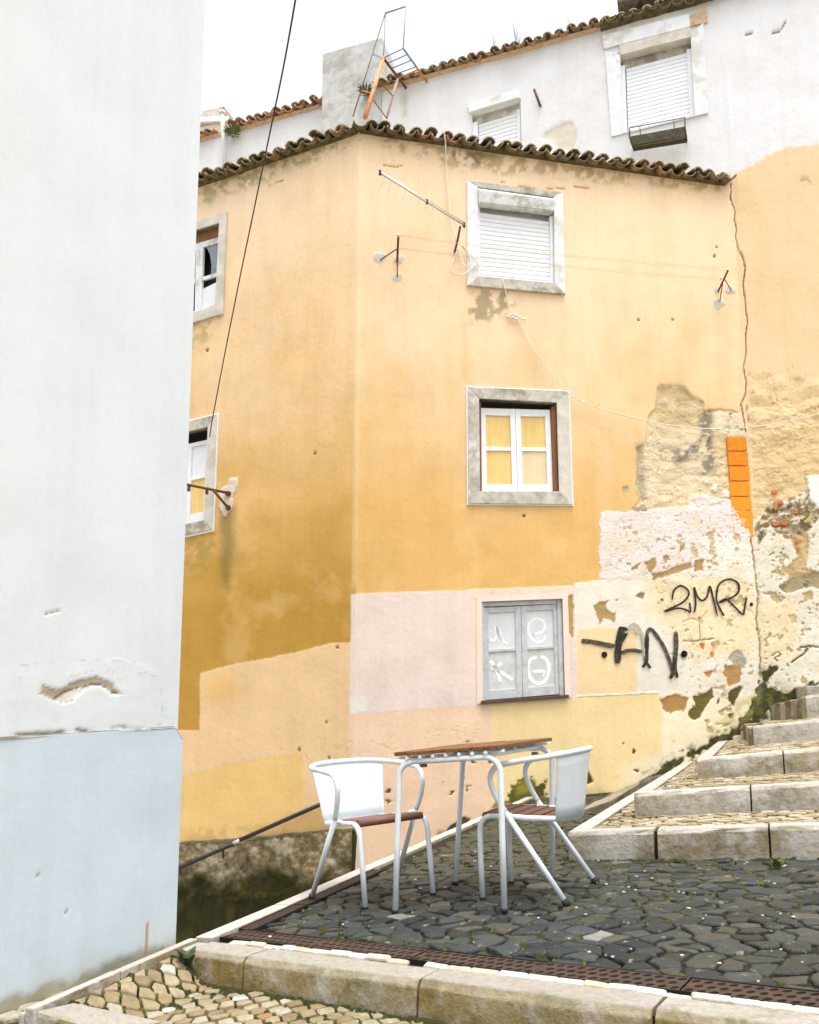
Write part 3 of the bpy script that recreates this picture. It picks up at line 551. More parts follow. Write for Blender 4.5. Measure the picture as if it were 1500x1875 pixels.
    p.patch([(1476, 872), (1500, 868), (1540, 880), (1540, 930), (1500, 930), (1484, 915)], (0.80, 0.80, 0.78), 5, 1.2, 0.1, 0.006, 0.3)
    P_ = p.peel
    P_([(1443, 1128), (1456, 1124), (1460, 1140), (1450, 1143)], (0.40, 0.28, 0.12), 1.5); P_([(1470, 1085), (1487, 1082), (1488, 1098), (1474, 1100)], (0.48, 0.37, 0.2), 2)
    p.patch([(1376, 1090), (1450, 1100), (1460, 1200), (1390, 1230)], (0.84, 0.70, 0.43), 20, 12, 0.035, None, 0.3, 0.7, 71)
    fine = fbm(x * 0.21, y * 0.23, 88, 4); p.blend(right * (y > 940) * sstep(0.72, 0.74, fine), (0.54, 0.40, 0.20), -0.003); st_ = fbm(x * 0.03, y * 0.035, 89, 5); p.blend(right * (y > 940) * sstep(0.52, 0.68, st_) * 0.4, (0.76, 0.585, 0.36))
    fl = fbm(x * 0.075, y * 0.075, 41, 5); m = right * (y > 940); p.blend(m * sstep(0.69, 0.71, fl), (0.58, 0.44, 0.24), -0.010, 0.4)
    p.line([(1466, 1185), (1490, 1183), (1520, 1190)], 2.2, (0.30, 0.21, 0.08), -0.02); p.line([(1450, 1212), (1470, 1200), (1478, 1188)], 2.4, (0.22, 0.16, 0.06), -0.02)
    p.line([(1414, 1200), (1424, 1194), (1430, 1199), (1418, 1206), (1424, 1211)], 1.4, (0.25, 0.18, 0.08), -0.01)
    moss_foot(p)
    p.line(CRACK, 1.5, (0.20, 0.10, 0.03), -0.02, 1.2); p.line(CRACK2, 2.2, (0.30, 0.20, 0.06), -0.025, 2.5)
    return p
def paint_near(x, y):
    p = Paint(x, y, (0.625, 0.668, 0.69))
    n = fbm(x * 0.006, y * 0.004, 81, 5); p.blend(sstep(0.45, 0.75, n) * 0.2, (0.61, 0.645, 0.70))
    p.blend(sstep(62 - (y - 300) * 0.035, 30 - (y - 300) * 0.035, x) * 0.35, (0.63, 0.66, 0.64))
    p.patch([(-60, 1240), (60, 1216), (180, 1206), (262, 1212), (300, 1240), (300, 1310), (330, 1325), (330, 1400), (-300, 1400)], (0.64, 0.67, 0.685), 5, 3, 0.05, None, 0.1)
    p.patch([(72, 1268), (80, 1252), (92, 1258), (108, 1262), (130, 1252), (150, 1244), (176, 1238), (188, 1244), (204, 1250), (214, 1266), (233, 1272), (216, 1272), (202, 1266), (190, 1256), (172, 1254), (150, 1264), (134, 1282), (118, 1287), (98, 1282), (84, 1274)], (0.40, 0.345, 0.25), 4.0, 0.8, 0.2, -0.005, 0.5)
    p.line([(98, 1282), (116, 1268), (140, 1260), (170, 1253), (190, 1256), (206, 1268), (228, 1272)], 1.6, (0.16, 0.12, 0.06), -0.008, 2.5)
    p.patch([(104, 1280), (125, 1268), (150, 1258), (140, 1276), (118, 1287)], (0.66, 0.60, 0.55), 1.5, 0.8, 0.12, -0.006)
    p.line([(86, 1124), (98, 1121), (110, 1118)], 1.4, (0.55, 0.5, 0.4), -0.008)
    for ln in ([(24, 1218), (100, 1212), (186, 1206), (250, 1213)], [(22, 1255), (40, 1238), (52, 1226)], [(247, 1233), (270, 1230), (290, 1240)], [(130, 1238), (175, 1226), (205, 1228), (220, 1245)], [(293, 1250), (297, 1290), (298, 1315)]):
        p.line(ln, 1.0, (0.53, 0.555, 0.56), 0.0, 2.5)
    g = 1.0 - sstep(1, 4, np.abs(y - (1347.5 - 0.068 * x) + (fbm(x * 0.05, y * 0, 84, 4) - 0.5) * 8)); p.blend(g * sstep(0.40, 0.60, fbm(x * 0.025, y * 0.02, 83, 5)), (0.22, 0.18, 0.12), -0.006)
    return p
def paint_near_plinth(x, y):
    p = Paint(x, y, (0.53, 0.605, 0.66))
    n = fbm(x * 0.012, y * 0.012, 91, 5); p.blend(sstep(0.5, 0.75, n) * 0.35, (0.475, 0.54, 0.59))
    base = y + 0.36 * x - 1846
    p.blend(sstep(-70, 0, base + (fbm(x * 0.02, y * 0.02, 92, 5) - 0.5) * 90) * 0.55, (0.50, 0.52, 0.47))
    p.blend(sstep(-18, 2, base + (fbm(x * 0.04, y * 0.04, 93, 5) - 0.5) * 34) * 0.8, (0.30, 0.27, 0.16), -0.004, 0.5)
    p.line([(268, 1690), (267, 1720), (266, 1755)], 2.2, (0.40, 0.22, 0.12), -0.003, 1.5)
    p.line([(281, 1680), (280, 1710)], 2.2, (0.52, 0.57, 0.60), 0, 1.5)
    for (cx, cy) in ((296, 1737), (70, 1600), (120, 1670)):
        p.patch([(cx - 2, cy - 2), (cx + 2, cy - 3), (cx + 3, cy + 2), (cx - 1, cy + 3)], (0.3, 0.27, 0.2), 1, 1, 0.1, -0.004)
    return p
def paint_base(x, y):
    p = Paint(x, y, (0.23, 0.18, 0.10))
    n = fbm(x * 0.02, y * 0.025, 95, 5); n2 = fbm(x * 0.05, y * 0.05, 96, 5)
    p.blend(sstep(0.48, 0.62, n2), (0.44, 0.385, 0.28)); p.blend(sstep(0.52, 0.66, n) * 0.8, (0.13, 0.10, 0.055))
    yy = y - (1600 - (x - 330) * 0.03) + (fbm(x * 0.03, y * 0.03, 97, 5) - 0.5) * 90
    p.blend(sstep(-20, 30, yy), (0.030, 0.029, 0.009)); p.blend(sstep(-10, 20, yy) * sstep(0.56, 0.64, n2) * 0.5, (0.085, 0.075, 0.014)); n4 = fbm(x * 0.14, y * 0.14, 99, 5); p.blend(sstep(0.55, 0.63, n4) * 0.45, (0.05, 0.042, 0.015)); p.blend(sstep(0.42, 0.36, n4) * sstep(10, -40, yy) * 0.6, (0.46, 0.40, 0.27))
    p.h = (n2 - 0.5) * 0.05 + (n - 0.5) * 0.04; p.r[:] = 0.8
    return p

def spaced(a, b, marks):                       # coordinates from a to b, with a spacing for each stretch
    out = [a]
    for (e, st) in marks:
        e = min(e, b)
        while out[-1] < e - st * 0.5: out.append(min(out[-1] + st, e))
    return np.array(out)
def wall_grid(name, pl, us, vs, paint, mat, parent, top=None, holes=(), off=0.0, bottom=None, relief=True):
    U, V = np.meshgrid(us, vs)
    if top is not None: V = np.minimum(V, top(U))
    if bottom is not None: V = np.maximum(V, bottom(U))
    P = pl.O + U[..., None] * pl.eu + np.stack([U * 0, U * 0, V], -1) + pl.n * off
    px, py = project(P)
    p = paint(px, py)
    h = p.h + (fbm(U * 1.3, V * 1.3, 12, 3) - 0.5) * 0.022 + p.r * (fbm(U * 5, V * 7, 14, 5) - 0.5) * 0.035
    ed = np.minimum(U - us[0], us[-1] - U); h = h * sstep(0.0, 0.06, ed)
    P = P + pl.n * h[..., None] if relief else P
    nr, nc = U.shape; idx = np.arange(nr * nc).reshape(nr, nc)
    q = np.stack([idx[:-1, :-1], idx[:-1, 1:], idx[1:, 1:], idx[1:, :-1]], -1)
    keep = (np.abs(V[1:, :-1] - V[:-1, :-1]) + np.abs(V[1:, 1:] - V[:-1, 1:])) > 1e-6
    cu = (U[:-1, :-1] + U[1:, 1:]) / 2; cv = (V[:-1, :-1] + V[1:, 1:]) / 2
    for hq in holes: keep &= sdist(hq, cu, cv) > 0
    q = q[keep]
    a, b, c = P.reshape(-1, 3)[q[0, 0]], P.reshape(-1, 3)[q[0, 1]], P.reshape(-1, 3)[q[0, 2]]
    if np.dot(np.cross(b - a, c - a), pl.n) < 0: q = q[:, ::-1]
    me = bpy.data.meshes.new(name); n = nr * nc
    me.vertices.add(n); me.vertices.foreach_set('co', P.reshape(-1)); me.loops.add(q.size); me.loops.foreach_set('vertex_index', q.reshape(-1).astype(np.int32))
    me.polygons.add(len(q)); me.polygons.foreach_set('loop_start', np.arange(0, q.size, 4, dtype=np.int32)); me.polygons.foreach_set('loop_total', np.full(len(q), 4, np.int32))
    me.polygons.foreach_set('use_smooth', np.ones(len(q), bool))
    me.update(calc_edges=True); me.validate()
    at = me.attributes.new('paint', 'FLOAT_COLOR', 'POINT'); at.data.foreach_set('color', np.concatenate([np.clip(p.c, 0, 1), np.ones(p.c.shape[:-1] + (1,))], -1).reshape(-1).astype(np.float32))
    at = me.attributes.new('rugged', 'FLOAT', 'POINT'); at.data.foreach_set('value', p.r.reshape(-1).astype(np.float32))
    return obj(name, me, mat, parent)
def shrink(q, k):
    q = np.asarray(q, float); c = q.mean(0); return c + (q - c) * k

# ------------------------------------------------------------------ windows and eaves
def B(Q, s, t):
    Q = np.asarray(Q, float); return (Q[0] * (1 - s) + Q[1] * s) * (1 - t) + (Q[3] * (1 - s) + Q[2] * s) * t
def uvq(pl, quad, off=0.0): return [pl.uv(x, y, off) for x, y in quad]
def rect(mb, pl, Q, s0, s1, t0, t1, d0, d1):
    return mb.prism([pl.pt(B(Q, s, t)) for s, t in ((s0, t0), (s1, t0), (s1, t1), (s0, t1))], pl.n, d0, d1)
def ring(mb, pl, Qo, Qi, d0, d1, sides=(0, 1, 2, 3)):
    for k in sides:
        j = (k + 1) % 4; mb.prism([pl.pt(Qo[k]), pl.pt(Qo[j]), pl.pt(Qi[j]), pl.pt(Qi[k])], pl.n, d0, d1)
    return mb
def reveal(pl, Q, depth, mat, parent, front=0.0):
    A = [pl.pt(q, front) for q in Q]; C = [pl.pt(q, -depth) for q in Q]; m = MB()
    m.add(A + C, [(0, 1, 5, 4), (1, 2, 6, 5), (2, 3, 7, 6), (3, 0, 4, 7), (4, 5, 6, 7)])
    return m.build('window', mat, parent)
def sash(pl, Q, d, parent, mat, panes, stile=0.11, mid=0.14, top=0.09, bot=0.09, bar=0.5, barw=0.045, thick=0.04, leaves=2, skip=()):
    """casement with leaves side by side, each of two lights: frame mesh, and the panes as sub-parts"""
    m = MB(); k = 0
    for l in range(leaves):
        a, b = l / leaves + (0.002 if l else 0), (l + 1) / leaves - (0.002 if l < leaves - 1 else 0); w_ = 1 / leaves
        sl_, sr = (stile if l == 0 else mid / 2), (stile if l == leaves - 1 else mid / 2)
        rect(m, pl, Q, a, a + sl_, 0, 1, d - thick, d); rect(m, pl, Q, b - sr, b, 0, 1, d - thick, d)
        rect(m, pl, Q, a + sl_, b - sr, 0, top, d - thick, d - 0.003); rect(m, pl, Q, a + sl_, b - sr, 1 - bot, 1, d - thick, d - 0.003)
        rect(m, pl, Q, a + sl_, b - sr, bar - barw / 2, bar + barw / 2, d - thick, d - 0.006)
    f = m.build('frame', mat, parent, bevel=0.004)
    for l in range(leaves):
        a, b = l / leaves, (l + 1) / leaves; sl_, sr = (stile if l == 0 else mid / 2), (stile if l == leaves - 1 else mid / 2)
        for t0, t1 in ((top, bar - barw / 2), (bar + barw / 2, 1 - bot)):
            if panes[k] is not None:
                g = MB(); rect(g, pl, Q, a + sl_ - 0.004, b - sr + 0.004, t0 - 0.004, t1 + 0.004, d - thick * 0.75, d - thick * 0.55); g.build('pane', panes[k], parent)
            k += 1
    return f
def slats(pl, Q, d, n, parent, mat):
    for i in range(n):
        t0, t1 = i / n, (i + 1) / n
        a, b, c, e = B(Q, 0, t0 + 0.04 / n), B(Q, 1, t0 + 0.04 / n), B(Q, 1, t1 - 0.015 / n), B(Q, 0, t1 - 0.015 / n)
        m = MB(); h = (a[1] - e[1])
        prof = [(0.0, -0.004), (0.12, 0.0), (0.5, 0.002), (0.9, 0.001), (1.0, -0.003)]
        L = [pl.pt(a + (e - a) * f, d + o) for f, o in prof]; R = [pl.pt(b + (c - b) * f, d + o) for f, o in prof]
        L += [pl.pt(e, d - 0.02), pl.pt(a, d - 0.02)]; R += [pl.pt(c, d - 0.02), pl.pt(b, d - 0.02)]; k = len(L)
        m.add(L + R, [tuple(range(k)), tuple(range(k, 2 * k))[::-1]] + [(j, (j + 1) % k, k + (j + 1) % k, k + j) for j in range(k)])
        m.build('slat', mat, parent)

def tile_mesh(name, r0, r1, L, up, th=0.020, n=7):
    """barrel tile along +y, r0 at the upper end and r1 at the eave end; up: crown upwards"""
    m = MB(); vs = []
    for y, r in ((0, r0), (L, r1)):
        for rr in (r, r - th):
            for k in range(n + 1):
                q = math.pi * k / n; vs.append((rr * math.cos(q), y, (rr * 0.74 * math.sin(q)) * (1 if up else -1)))
    k = n + 1; fs = []
    for i in range(n):
        fs += [(i, i + 1, 2 * k + i + 1, 2 * k + i), (k + i + 1, k + i, 3 * k + i, 3 * k + i + 1), (i + 1, i, k + i, k + i + 1), (2 * k + i, 2 * k + i + 1, 3 * k + i + 1, 3 * k + i)]
    fs += [(0, k, 3 * k, 2 * k), (n, 2 * k + n, 3 * k + n, k + n)]
    m.add(vs, fs, True); me = m.mesh(name)
    bm = bmesh.new(); bm.from_mesh(me); bmesh.ops.recalc_face_normals(bm, faces=bm.faces)
    for f in bm.faces:
        if all(abs(v.co.y - L) < 1e-6 for v in f.verts): f.material_index = 1 if up else 0
    bm.to_mesh(me); bm.free()
    return me
TM = {}
def eaves(pl, a, b, step, mats, parent, pitch=17, over=0.10, rows=2, scale=1.0, lift=-0.03, skip=None):
    """a, b: eave line in wall coordinates (u, z); tiles of alternating channels and covers"""
    a, b = np.asarray(a, float), np.asarray(b, float); n = max(1, int(round(abs(b[0] - a[0]) / step)))
    key = round(scale, 2)
    if key not in TM:
        TM[key] = (tile_mesh('channel_tile', 0.082 * scale, 0.094 * scale, 0.44, False), tile_mesh('cover_tile', 0.086 * scale, 0.074 * scale, 0.44, True))
    X = pl.eu; back = -pl.n; c, s = math.cos(math.radians(pitch)), math.sin(math.radians(pitch))
    Y = -(back * c + np.array([0, 0, 1.0]) * s); Z = np.cross(X, Y); X = X.copy()
    if Z[2] < 0: X, Z = -X, -Z
    for row in range(rows):
        for i in range(n + 1):
            for cov in (0, 1):
                f = (i + (0.5 if cov else 0)) / n
                if f > 1.002: continue
                e = a + (b - a) * f; P = pl.pt(e, over + (-0.02 if cov else 0.0)) + np.array([0, 0, 0.075 * scale + lift]) + (Z * 0.012 * scale if cov else 0)
                P = P - Y * (0.44 + row * 0.36) + Z * row * 0.012
                j = RNG.normal(0, 1, 6)
                rot = Matrix.Rotation(j[0] * 0.035, 3, 'Z') @ Matrix.Rotation(j[1] * 0.03, 3, 'X') @ Matrix.Rotation(j[2] * 0.05, 3, 'Y')
                Bm = Matrix(((X[0], Y[0], Z[0]), (X[1], Y[1], Z[1]), (X[2], Y[2], Z[2]))) @ rot
                P = P + Y * j[3] * 0.014 + Z * j[4] * 0.005
                o = bpy.data.objects.new('roof_tile', TM[key][cov]); COL.objects.link(o)
                o.parent = parent; o.matrix_parent_inverse = Matrix.Translation(parent.location).inverted()
                o.matrix_basis = Matrix.Translation(tuple(P)) @ Bm.to_4x4()
                if not TM[key][cov].materials: TM[key][cov].materials.append(mats); TM[key][cov].materials.append(MAT['rim'])
                o.material_slots[0].link = 'OBJECT'; o.material_slots[0].material = mats
def mortar(pl, a, b, d0, d1, h, mat, parent, seed=0):
    m = MB(); a, b = np.asarray(a, float), np.asarray(b, float); n = max(8, int(abs(b[0] - a[0]) / 0.04)); vs = []
    for i in range(n + 1):
        e = a + (b - a) * (i / n); k = 0.6 + 0.8 * float(fbm(e[0] * 6, seed, 21, 3)); k2 = 0.5 + float(fbm(e[0] * 9, seed + 3, 22, 3))
        vs += [pl.pt(e + (0, -h * 0.45 * k), d0), pl.pt(e + (0, -h * 0.25 * k), d1 * 0.55 * k2), pl.pt(e + (0, h * 0.5), d1 * (0.7 + 0.3 * k2)), pl.pt(e + (0, h), d0)]
    fs = []
    for i in range(n): fs += [(4 * i + j, 4 * i + (j + 1) % 4, 4 * i + 4 + (j + 1) % 4, 4 * i + 4 + j) for j in range(4)]
    fs += [(0, 1, 2, 3), (4 * n + 3, 4 * n + 2, 4 * n + 1, 4 * n)]
    return m.add(vs, fs).build('eave_mortar', mat, parent)

# ------------------------------------------------------------------ the orange house
orange = empty('orange_house', (CORNER[0], CORNER[1], 0), label='orange painted corner house with patched plaster and mossy tiled eaves behind the table', cat='house')
ea, eb = PF.uv(659, 245), PF.uv(1327, 341)
la, lb = PL.uv(655, 246), PL.uv(352, 345)
def topF(u): return ea[1] + (eb[1] - ea[1]) * (u - ea[0]) / (eb[0] - ea[0]) + 0.03
def topL(u): return la[1] + (lb[1] - la[1]) * (u - la[0]) / (lb[0] - la[0]) + 0.03
W1o = uvq(PF, [(855, 333), (1029, 354), (1034, 541), (855, 525)]); W1i = uvq(PF, [(874, 344), (1013, 363), (1015, 521), (876, 508)])
W2o = uvq(PF, [(856, 710), (1040, 718), (1047, 925), (857, 923)]); W2i = uvq(PF, [(876.5, 731), (1018.5, 738.5), (1023, 901), (878, 901)])
W3o = uvq(PF, [(872, 1094), (1039, 1087), (1045, 1276), (873, 1289)]); W3i = uvq(PF, [(882, 1102), (1029.5, 1096.5), (1034.5, 1276), (884, 1287)])
W4o = uvq(PL, [(417.5, 389), (300, 424), (300, 608), (410, 576)]); W4i = uvq(PL, [(403.5, 410), (318, 436), (318, 586), (396, 562)])
W5o = uvq(PL, [(399.5, 760), (280, 789), (280, 995), (391, 970)]); W5i = uvq(PL, [(383, 783), (296, 803), (296, 972), (375.5, 953)])
def mid(a, b, k=0.6): return [np.asarray(p) * (1 - k) + np.asarray(q) * k for p, q in zip(a, b)]
usF = spaced(0, 5.028, [(2.4, 0.02), (5.03, 0.0105)])
vsF = spaced(-1.6, 8.2, [(-0.3, 0.08), (4.9, 0.0115), (8.2, 0.024)])
BRK = uvq(PF, [(1331, 799), (1368, 798), (1380, 985), (1362, 985)])
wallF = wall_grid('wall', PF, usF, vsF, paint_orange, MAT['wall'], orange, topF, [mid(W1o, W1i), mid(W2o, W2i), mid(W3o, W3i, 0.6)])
usL = spaced(0, 4.6, [(2.3, 0.014), (4.6, 0.06)])
vsL = spaced(-1.9, 8.4, [(-1.2, 0.1), (5.0, 0.016), (8.4, 0.022)])
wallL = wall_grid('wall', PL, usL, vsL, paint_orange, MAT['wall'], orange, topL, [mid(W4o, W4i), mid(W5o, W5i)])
# damp stone base of the left facade
bt0, bt1 = PL.uv(645, 1521, 0.05), PL.uv(330, 1546, 0.05)
def topB(u): return bt0[1] + (bt1[1] - bt0[1]) * (u - bt0[0]) / (bt1[0] - bt0[0]) + (fbm(u * 7, 0 * u, 44, 3) - 0.5) * 0.05
usB = spaced(bt0[0], 4.5, [(2.4, 0.014), (4.5, 0.08)])
base = wall_grid('stone_base', PL, usB, spaced(-1.9, 1.4, [(-1.2, 0.1), (1.4, 0.014)]), paint_base, MAT['wall'], orange, topB, off=0.06)
capm = MB(); n_ = 60; vsc = []
for i in range(n_ + 1):
    u = bt0[0] + (4.5 - bt0[0]) * i / n_; z = float(topB(np.array(u))); vsc += [PL.pt((u, z - 0.012), 0.062), PL.pt((u, z + 0.012), 0.05), PL.pt((u, z + 0.03), -0.03), PL.pt((u, z - 0.012), -0.03)]
fsc = [(4 * i + j, 4 * i + (j + 1) % 4, 4 * i + 4 + (j + 1) % 4, 4 * i + 4 + j) for i in range(n_) for j in range(4)] + [(0, 1, 2, 3)]
capm.add(vsc, fsc).build('base_ledge', MAT['mortar'], orange)
em = MB(); vse = []
for i in range(24):
    z = -1.9 + (float(topB(np.array(bt0[0]))) + 1.9) * i / 23; wv = 0.02 * (float(fbm(z * 9, 1.0, 47, 3)) - 0.5) * 2
    vse += [PL.pt((bt0[0] + 0.01, z), 0.062), PL.pt((bt0[0] - 0.012 + wv, z), 0.03), PL.pt((bt0[0] - 0.015 + wv, z), -0.06)]
em.add(vse, [(3 * i + j, 3 * i + j + 1, 3 * i + 4 + j, 3 * i + 3 + j) for i in range(23) for j in range(2)]).build('base_edge', MAT['moss'], orange)

# tiles and roof
eaves(PF, ea + (0.02, 0), eb + (0.0, 0.0), 0.187, MAT['tile'], orange, over=0.15)
eaves(PL, la + (0.06, 0), lb + (2.2, 0), 0.187, MAT['tile'], orange, over=0.15)
mortar(PF, ea + (0, 0.01), eb + (0, 0.01), -0.05, 0.05, 0.03, MAT['mortar'], orange, 1)
mortar(PL, la + (0, 0.01), lb + (2.2, 0.01), -0.05, 0.05, 0.03, MAT['mortar'], orange, 5)
rf = MB(); c0 = PF.pt(ea, 0.0) + (0, 0, 0.1); c1 = PF.pt(eb, 0.0) + (0, 0, 0.1); cl = PL.pt(lb + (2.2, 0), 0) + (0, 0, 0.1)
k1 = np.array([-0.9, 11.6, c0[2] + 0.75]); k2 = np.array([-4.4, 12.8, c0[2] + 0.75])
rf.add([c0, c1, k1, cl, k2], [(0, 1, 2), (0, 2, 4, 3)]); rf.add([p - (0, 0, 0.06) for p in (c0, c1, k1, cl, k2)], [(2, 1, 0), (3, 4, 2, 0)]); rf.build('roof', MAT['tile'], orange)

# upper window with roller shutter
w1 = reveal(PF, W1i, 0.16, MAT['upvc'], orange, 0.012)
for k in (3, 1): ring(MB(), PF, W1o, W1i, -0.06, 0.028, (k,)).build('surround', MAT['surround_white'], w1, bevel=0.004)
ring(MB(), PF, W1o, W1i, -0.06, 0.026, (0,)).build('surround', MAT['surround_dirty'], w1, bevel=0.004)
sill = MB(); ring(sill, PF, W1o, W1i, -0.06, 0.04, (2,)); sill.build('sill', MAT['surround_dirty'], w1, bevel=0.004)
bxq = uvq(PF, [(874, 344), (1013.5, 363), (1011, 391), (875, 375)])
bx = MB(); A0, A1, A2, A3 = [PF.pt(q) for q in bxq]
mA, mB_ = PF.pt(B(bxq, 0, 0.42)), PF.pt(B(bxq, 1, 0.42)); N = PF.n
bx.add([A0 + N * 0.0, A1 + N * 0.0, mB_ + N * 0.10, mA + N * 0.10, A2 + N * 0.07, A3 + N * 0.07, A2 - N * 0.05, A3 - N * 0.05, A0 - N * 0.05, A1 - N * 0.05],
       [(0, 1, 2, 3), (3, 2, 4, 5), (5, 4, 6, 7), (0, 3, 5, 7, 8), (1, 9, 6, 4, 2), (8, 9, 1, 0)]); bx.build('shutter_box', MAT['flake'], w1, bevel=0.003)
s1 = uvq(PF, [(881, 384), (1009, 401), (1012, 519), (878, 507)]); slats(PF, s1, -0.05, 15, w1, MAT['shutter'])
gd = MB(); rect(gd, PF, W1i, 0.0, 0.035, 0.2, 1.0, -0.08, -0.02); gd.build('shutter_rail', MAT['upvc'], w1)
gd = MB(); rect(gd, PF, W1i, 0.962, 1.0, 0.2, 1.0, -0.08, -0.02); gd.build('shutter_rail', MAT['upvc'], w1)

# middle window with yellow curtains
w2 = reveal(PF, W2i, 0.2, MAT['darkwood'], orange, 0.01)
for k, mt in ((0, 'surround_dirty'), (1, 'surround_pale'), (3, 'surround')):
    ring(MB(), PF, W2o, W2i, -0.06, 0.03, (k,)).build('surround', MAT[mt], w2, bevel=0.005)
ring(MB(), PF, W2o, W2i, -0.06, 0.036, (2,)).build('sill', MAT['surround_dirty'], w2, bevel=0.005)
wl = MB()                                               # limewash line round the stone
Q2x = uvq(PF, [(853.5, 708), (1042, 715.5), (1049.5, 927), (855, 925)])
ring(wl, PF, Q2x, W2o, -0.02, 0.018).build('surround', MAT['upvc'], w2)
S2 = uvq(PF, [(881, 744), (1010, 747.5), (1016, 899), (884.5, 899)])
br = MB(); rect(br, PF, W2i, 0.0, 0.04, 0.02, 1, -0.14, -0.03); br.build('frame', MAT['brownwood'], w2)
br = MB(); rect(br, PF, W2i, 0.945, 1.0, 0.03, 0.98, -0.14, -0.025); br.build('frame', MAT['brownwood'], w2)
sash(PF, S2, -0.05, w2, MAT['upvc'], [MAT['curtain'], MAT['curtain'], MAT['curtain'], MAT['curtain2']], stile=0.075, mid=0.145, top=0.085, bot=0.09, bar=0.485, barw=0.045)

# lower window, grey paint, whitewashed panes
w3 = reveal(PF, W3i, 0.14, MAT['blueframe'], orange, 0.006)
sp3 = simple('pale_pink_plaster', (0.80, 0.65, 0.56), 0.92, 0.05, 9, 0.004)
ring(MB(), PF, W3o, W3i, -0.05, 0.016, (0, 1, 3)).build('surround', sp3, w3)
si = MB(); rect(si, PF, uvq(PF, [(880, 1283), (1039.5, 1272), (1039, 1278), (880, 1289.5)]), 0, 1, 0, 1, -0.10, 0.05); si.build('sill', MAT['darkwood'], w3, bevel=0.006)
fr = MB(); rect(fr, PF, W3i, 0, 0.04, 0, 1, -0.10, -0.02); rect(fr, PF, W3i, 0.95, 1, 0, 1, -0.10, -0.02); rect(fr, PF, W3i, 0.04, 0.95, 0.0, 0.045, -0.10, -0.03); fr.build('frame', MAT['blueframe'], w3, bevel=0.004)
S3 = uvq(PF, [(888, 1112), (1023.5, 1105), (1028.5, 1271), (889.5, 1282)])
sash(PF, S3, -0.045, w3, MAT['blueframe'], [MAT['board'], MAT['board2'], MAT['board'], MAT['board2']], stile=0.06, mid=0.15, top=0.06, bot=0.10, bar=0.475, barw=0.03, thick=0.035)
def stroke(pl, pts, wd, mat, name, parent, off=0.012, follow=None, taper=(1, 1), n=7):
    """a brush stroke as a thin ribbon lying on the wall; pts and width in photo pixels"""
    pp = smooth_path([(x, y, 0) for x, y in pts], n); m = MB(); vs = []; cv = []; k = len(pp)
    for i, p in enumerate(pp):
        a = pp[max(i - 1, 0)]; b = pp[min(i + 1, k - 1)]; d = (b - a)[:2]; d = d / (np.linalg.norm(d) + 1e-9); nn = np.array([-d[1], d[0]])
        w_ = wd * 0.5 * (taper[0] + (taper[1] - taper[0]) * i / (k - 1)) * (0.86 + 0.28 * float(vnoise(i * 0.7, wd, 5)))
        f_ = i / (k - 1); en = min(1.0, 8 * f_ + 0.35, 8 * (1 - f_) + 0.35)
        for q in (-1, -0.55, 0, 0.55, 1):
            vs.append(p[:2] + nn * w_ * 1.18 * q); cv.append((0.0, 0.85, 1.0, 0.85, 0.0)[int(round((q + 1) * 2))] * en)
    h = follow(np.array([v[0] for v in vs]), np.array([v[1] for v in vs])) if follow else np.zeros(len(vs))
    V = [pl.at(v[0], v[1]) + pl.n * (off + h[i]) for i, v in enumerate(vs)]
    m.add(V, [(5 * i + c, 5 * i + c + 1, 5 * i + 6 + c, 5 * i + 5 + c) for i in range(k - 1) for c in range(4)], True)
    o = m.build(name, mat, parent, fixn=False); at = o.data.attributes.new('cover', 'FLOAT', 'POINT'); at.data.foreach_set('value', np.array(cv, np.float32)); return o
for pts, wd in (([(910, 1143), (913, 1160), (908, 1172), (899, 1170)], 7), ([(913, 1143), (922, 1170), (935, 1178)], 7), ([(913, 1150), (918, 1168), (921, 1173)], 6),
                ([(978, 1161), (998, 1154), (1000, 1140), (988, 1131), (973, 1140), (972, 1160), (984, 1174), (998, 1172), (1005, 1158)], 7),
                ([(900, 1208), (912, 1226), (920, 1250)], 8), ([(924, 1213), (901, 1226)], 8), ([(912, 1226), (930, 1236), (943, 1245)], 8),
                ([(978, 1229), (1000, 1229), (999, 1240)], 7), ([(990, 1201), (974, 1208), (970, 1225), (977, 1244), (990, 1251), (1003, 1244), (1009, 1222), (1003, 1206), (990, 1200)], 8)):
    stroke(PF, pts, wd, MAT['chalk'], 'graffiti', w3, off=-0.0625)

# left facade windows
w4 = reveal(PL, W4i, 0.2, MAT['room'], orange, 0.01)
ring(MB(), PL, W4o, W4i, -0.06, 0.03, (0, 2, 3)).build('surround', MAT['surround_pale'], w4, bevel=0.005)
ring(MB(), PL, W4o, W4i, -0.06, 0.03, (1,)).build('surround', MAT['surround_pale'], w4, bevel=0.005)
lt = MB(); rect(lt, PL, W4i, 0, 1, 0, 0.11, -0.16, -0.05); lt.build('lintel', MAT['brownwood'], w4)
S4 = uvq(PL, [(401.5, 428), (322, 452), (322, 583), (394, 561)])
sash(PL, S4, -0.05, w4, MAT['flake'], [None, None, MAT['glass'], None], stile=0.07, mid=0.16, top=0.08, bot=0.06, bar=0.52, barw=0.05)
pp_ = MB(); pp_.prism([PL.at(*q) for q in ((399, 507), (392, 510), (364, 524), (363, 568), (378, 566), (391, 561))], PL.n, -0.085, -0.08); pp_.build('paper_sheet', MAT['paper'], w4)
gl_ = MB(); gl_.prism([PL.at(*q) for q in ((399, 432), (398.5, 492), (380, 500), (381, 480), (378, 460), (370, 444), (368, 440))], PL.n, -0.074, -0.07); gl_.build('pane', MAT['glass'], w4)
w5 = reveal(PL, W5i, 0.2, MAT['room'], orange, 0.01)
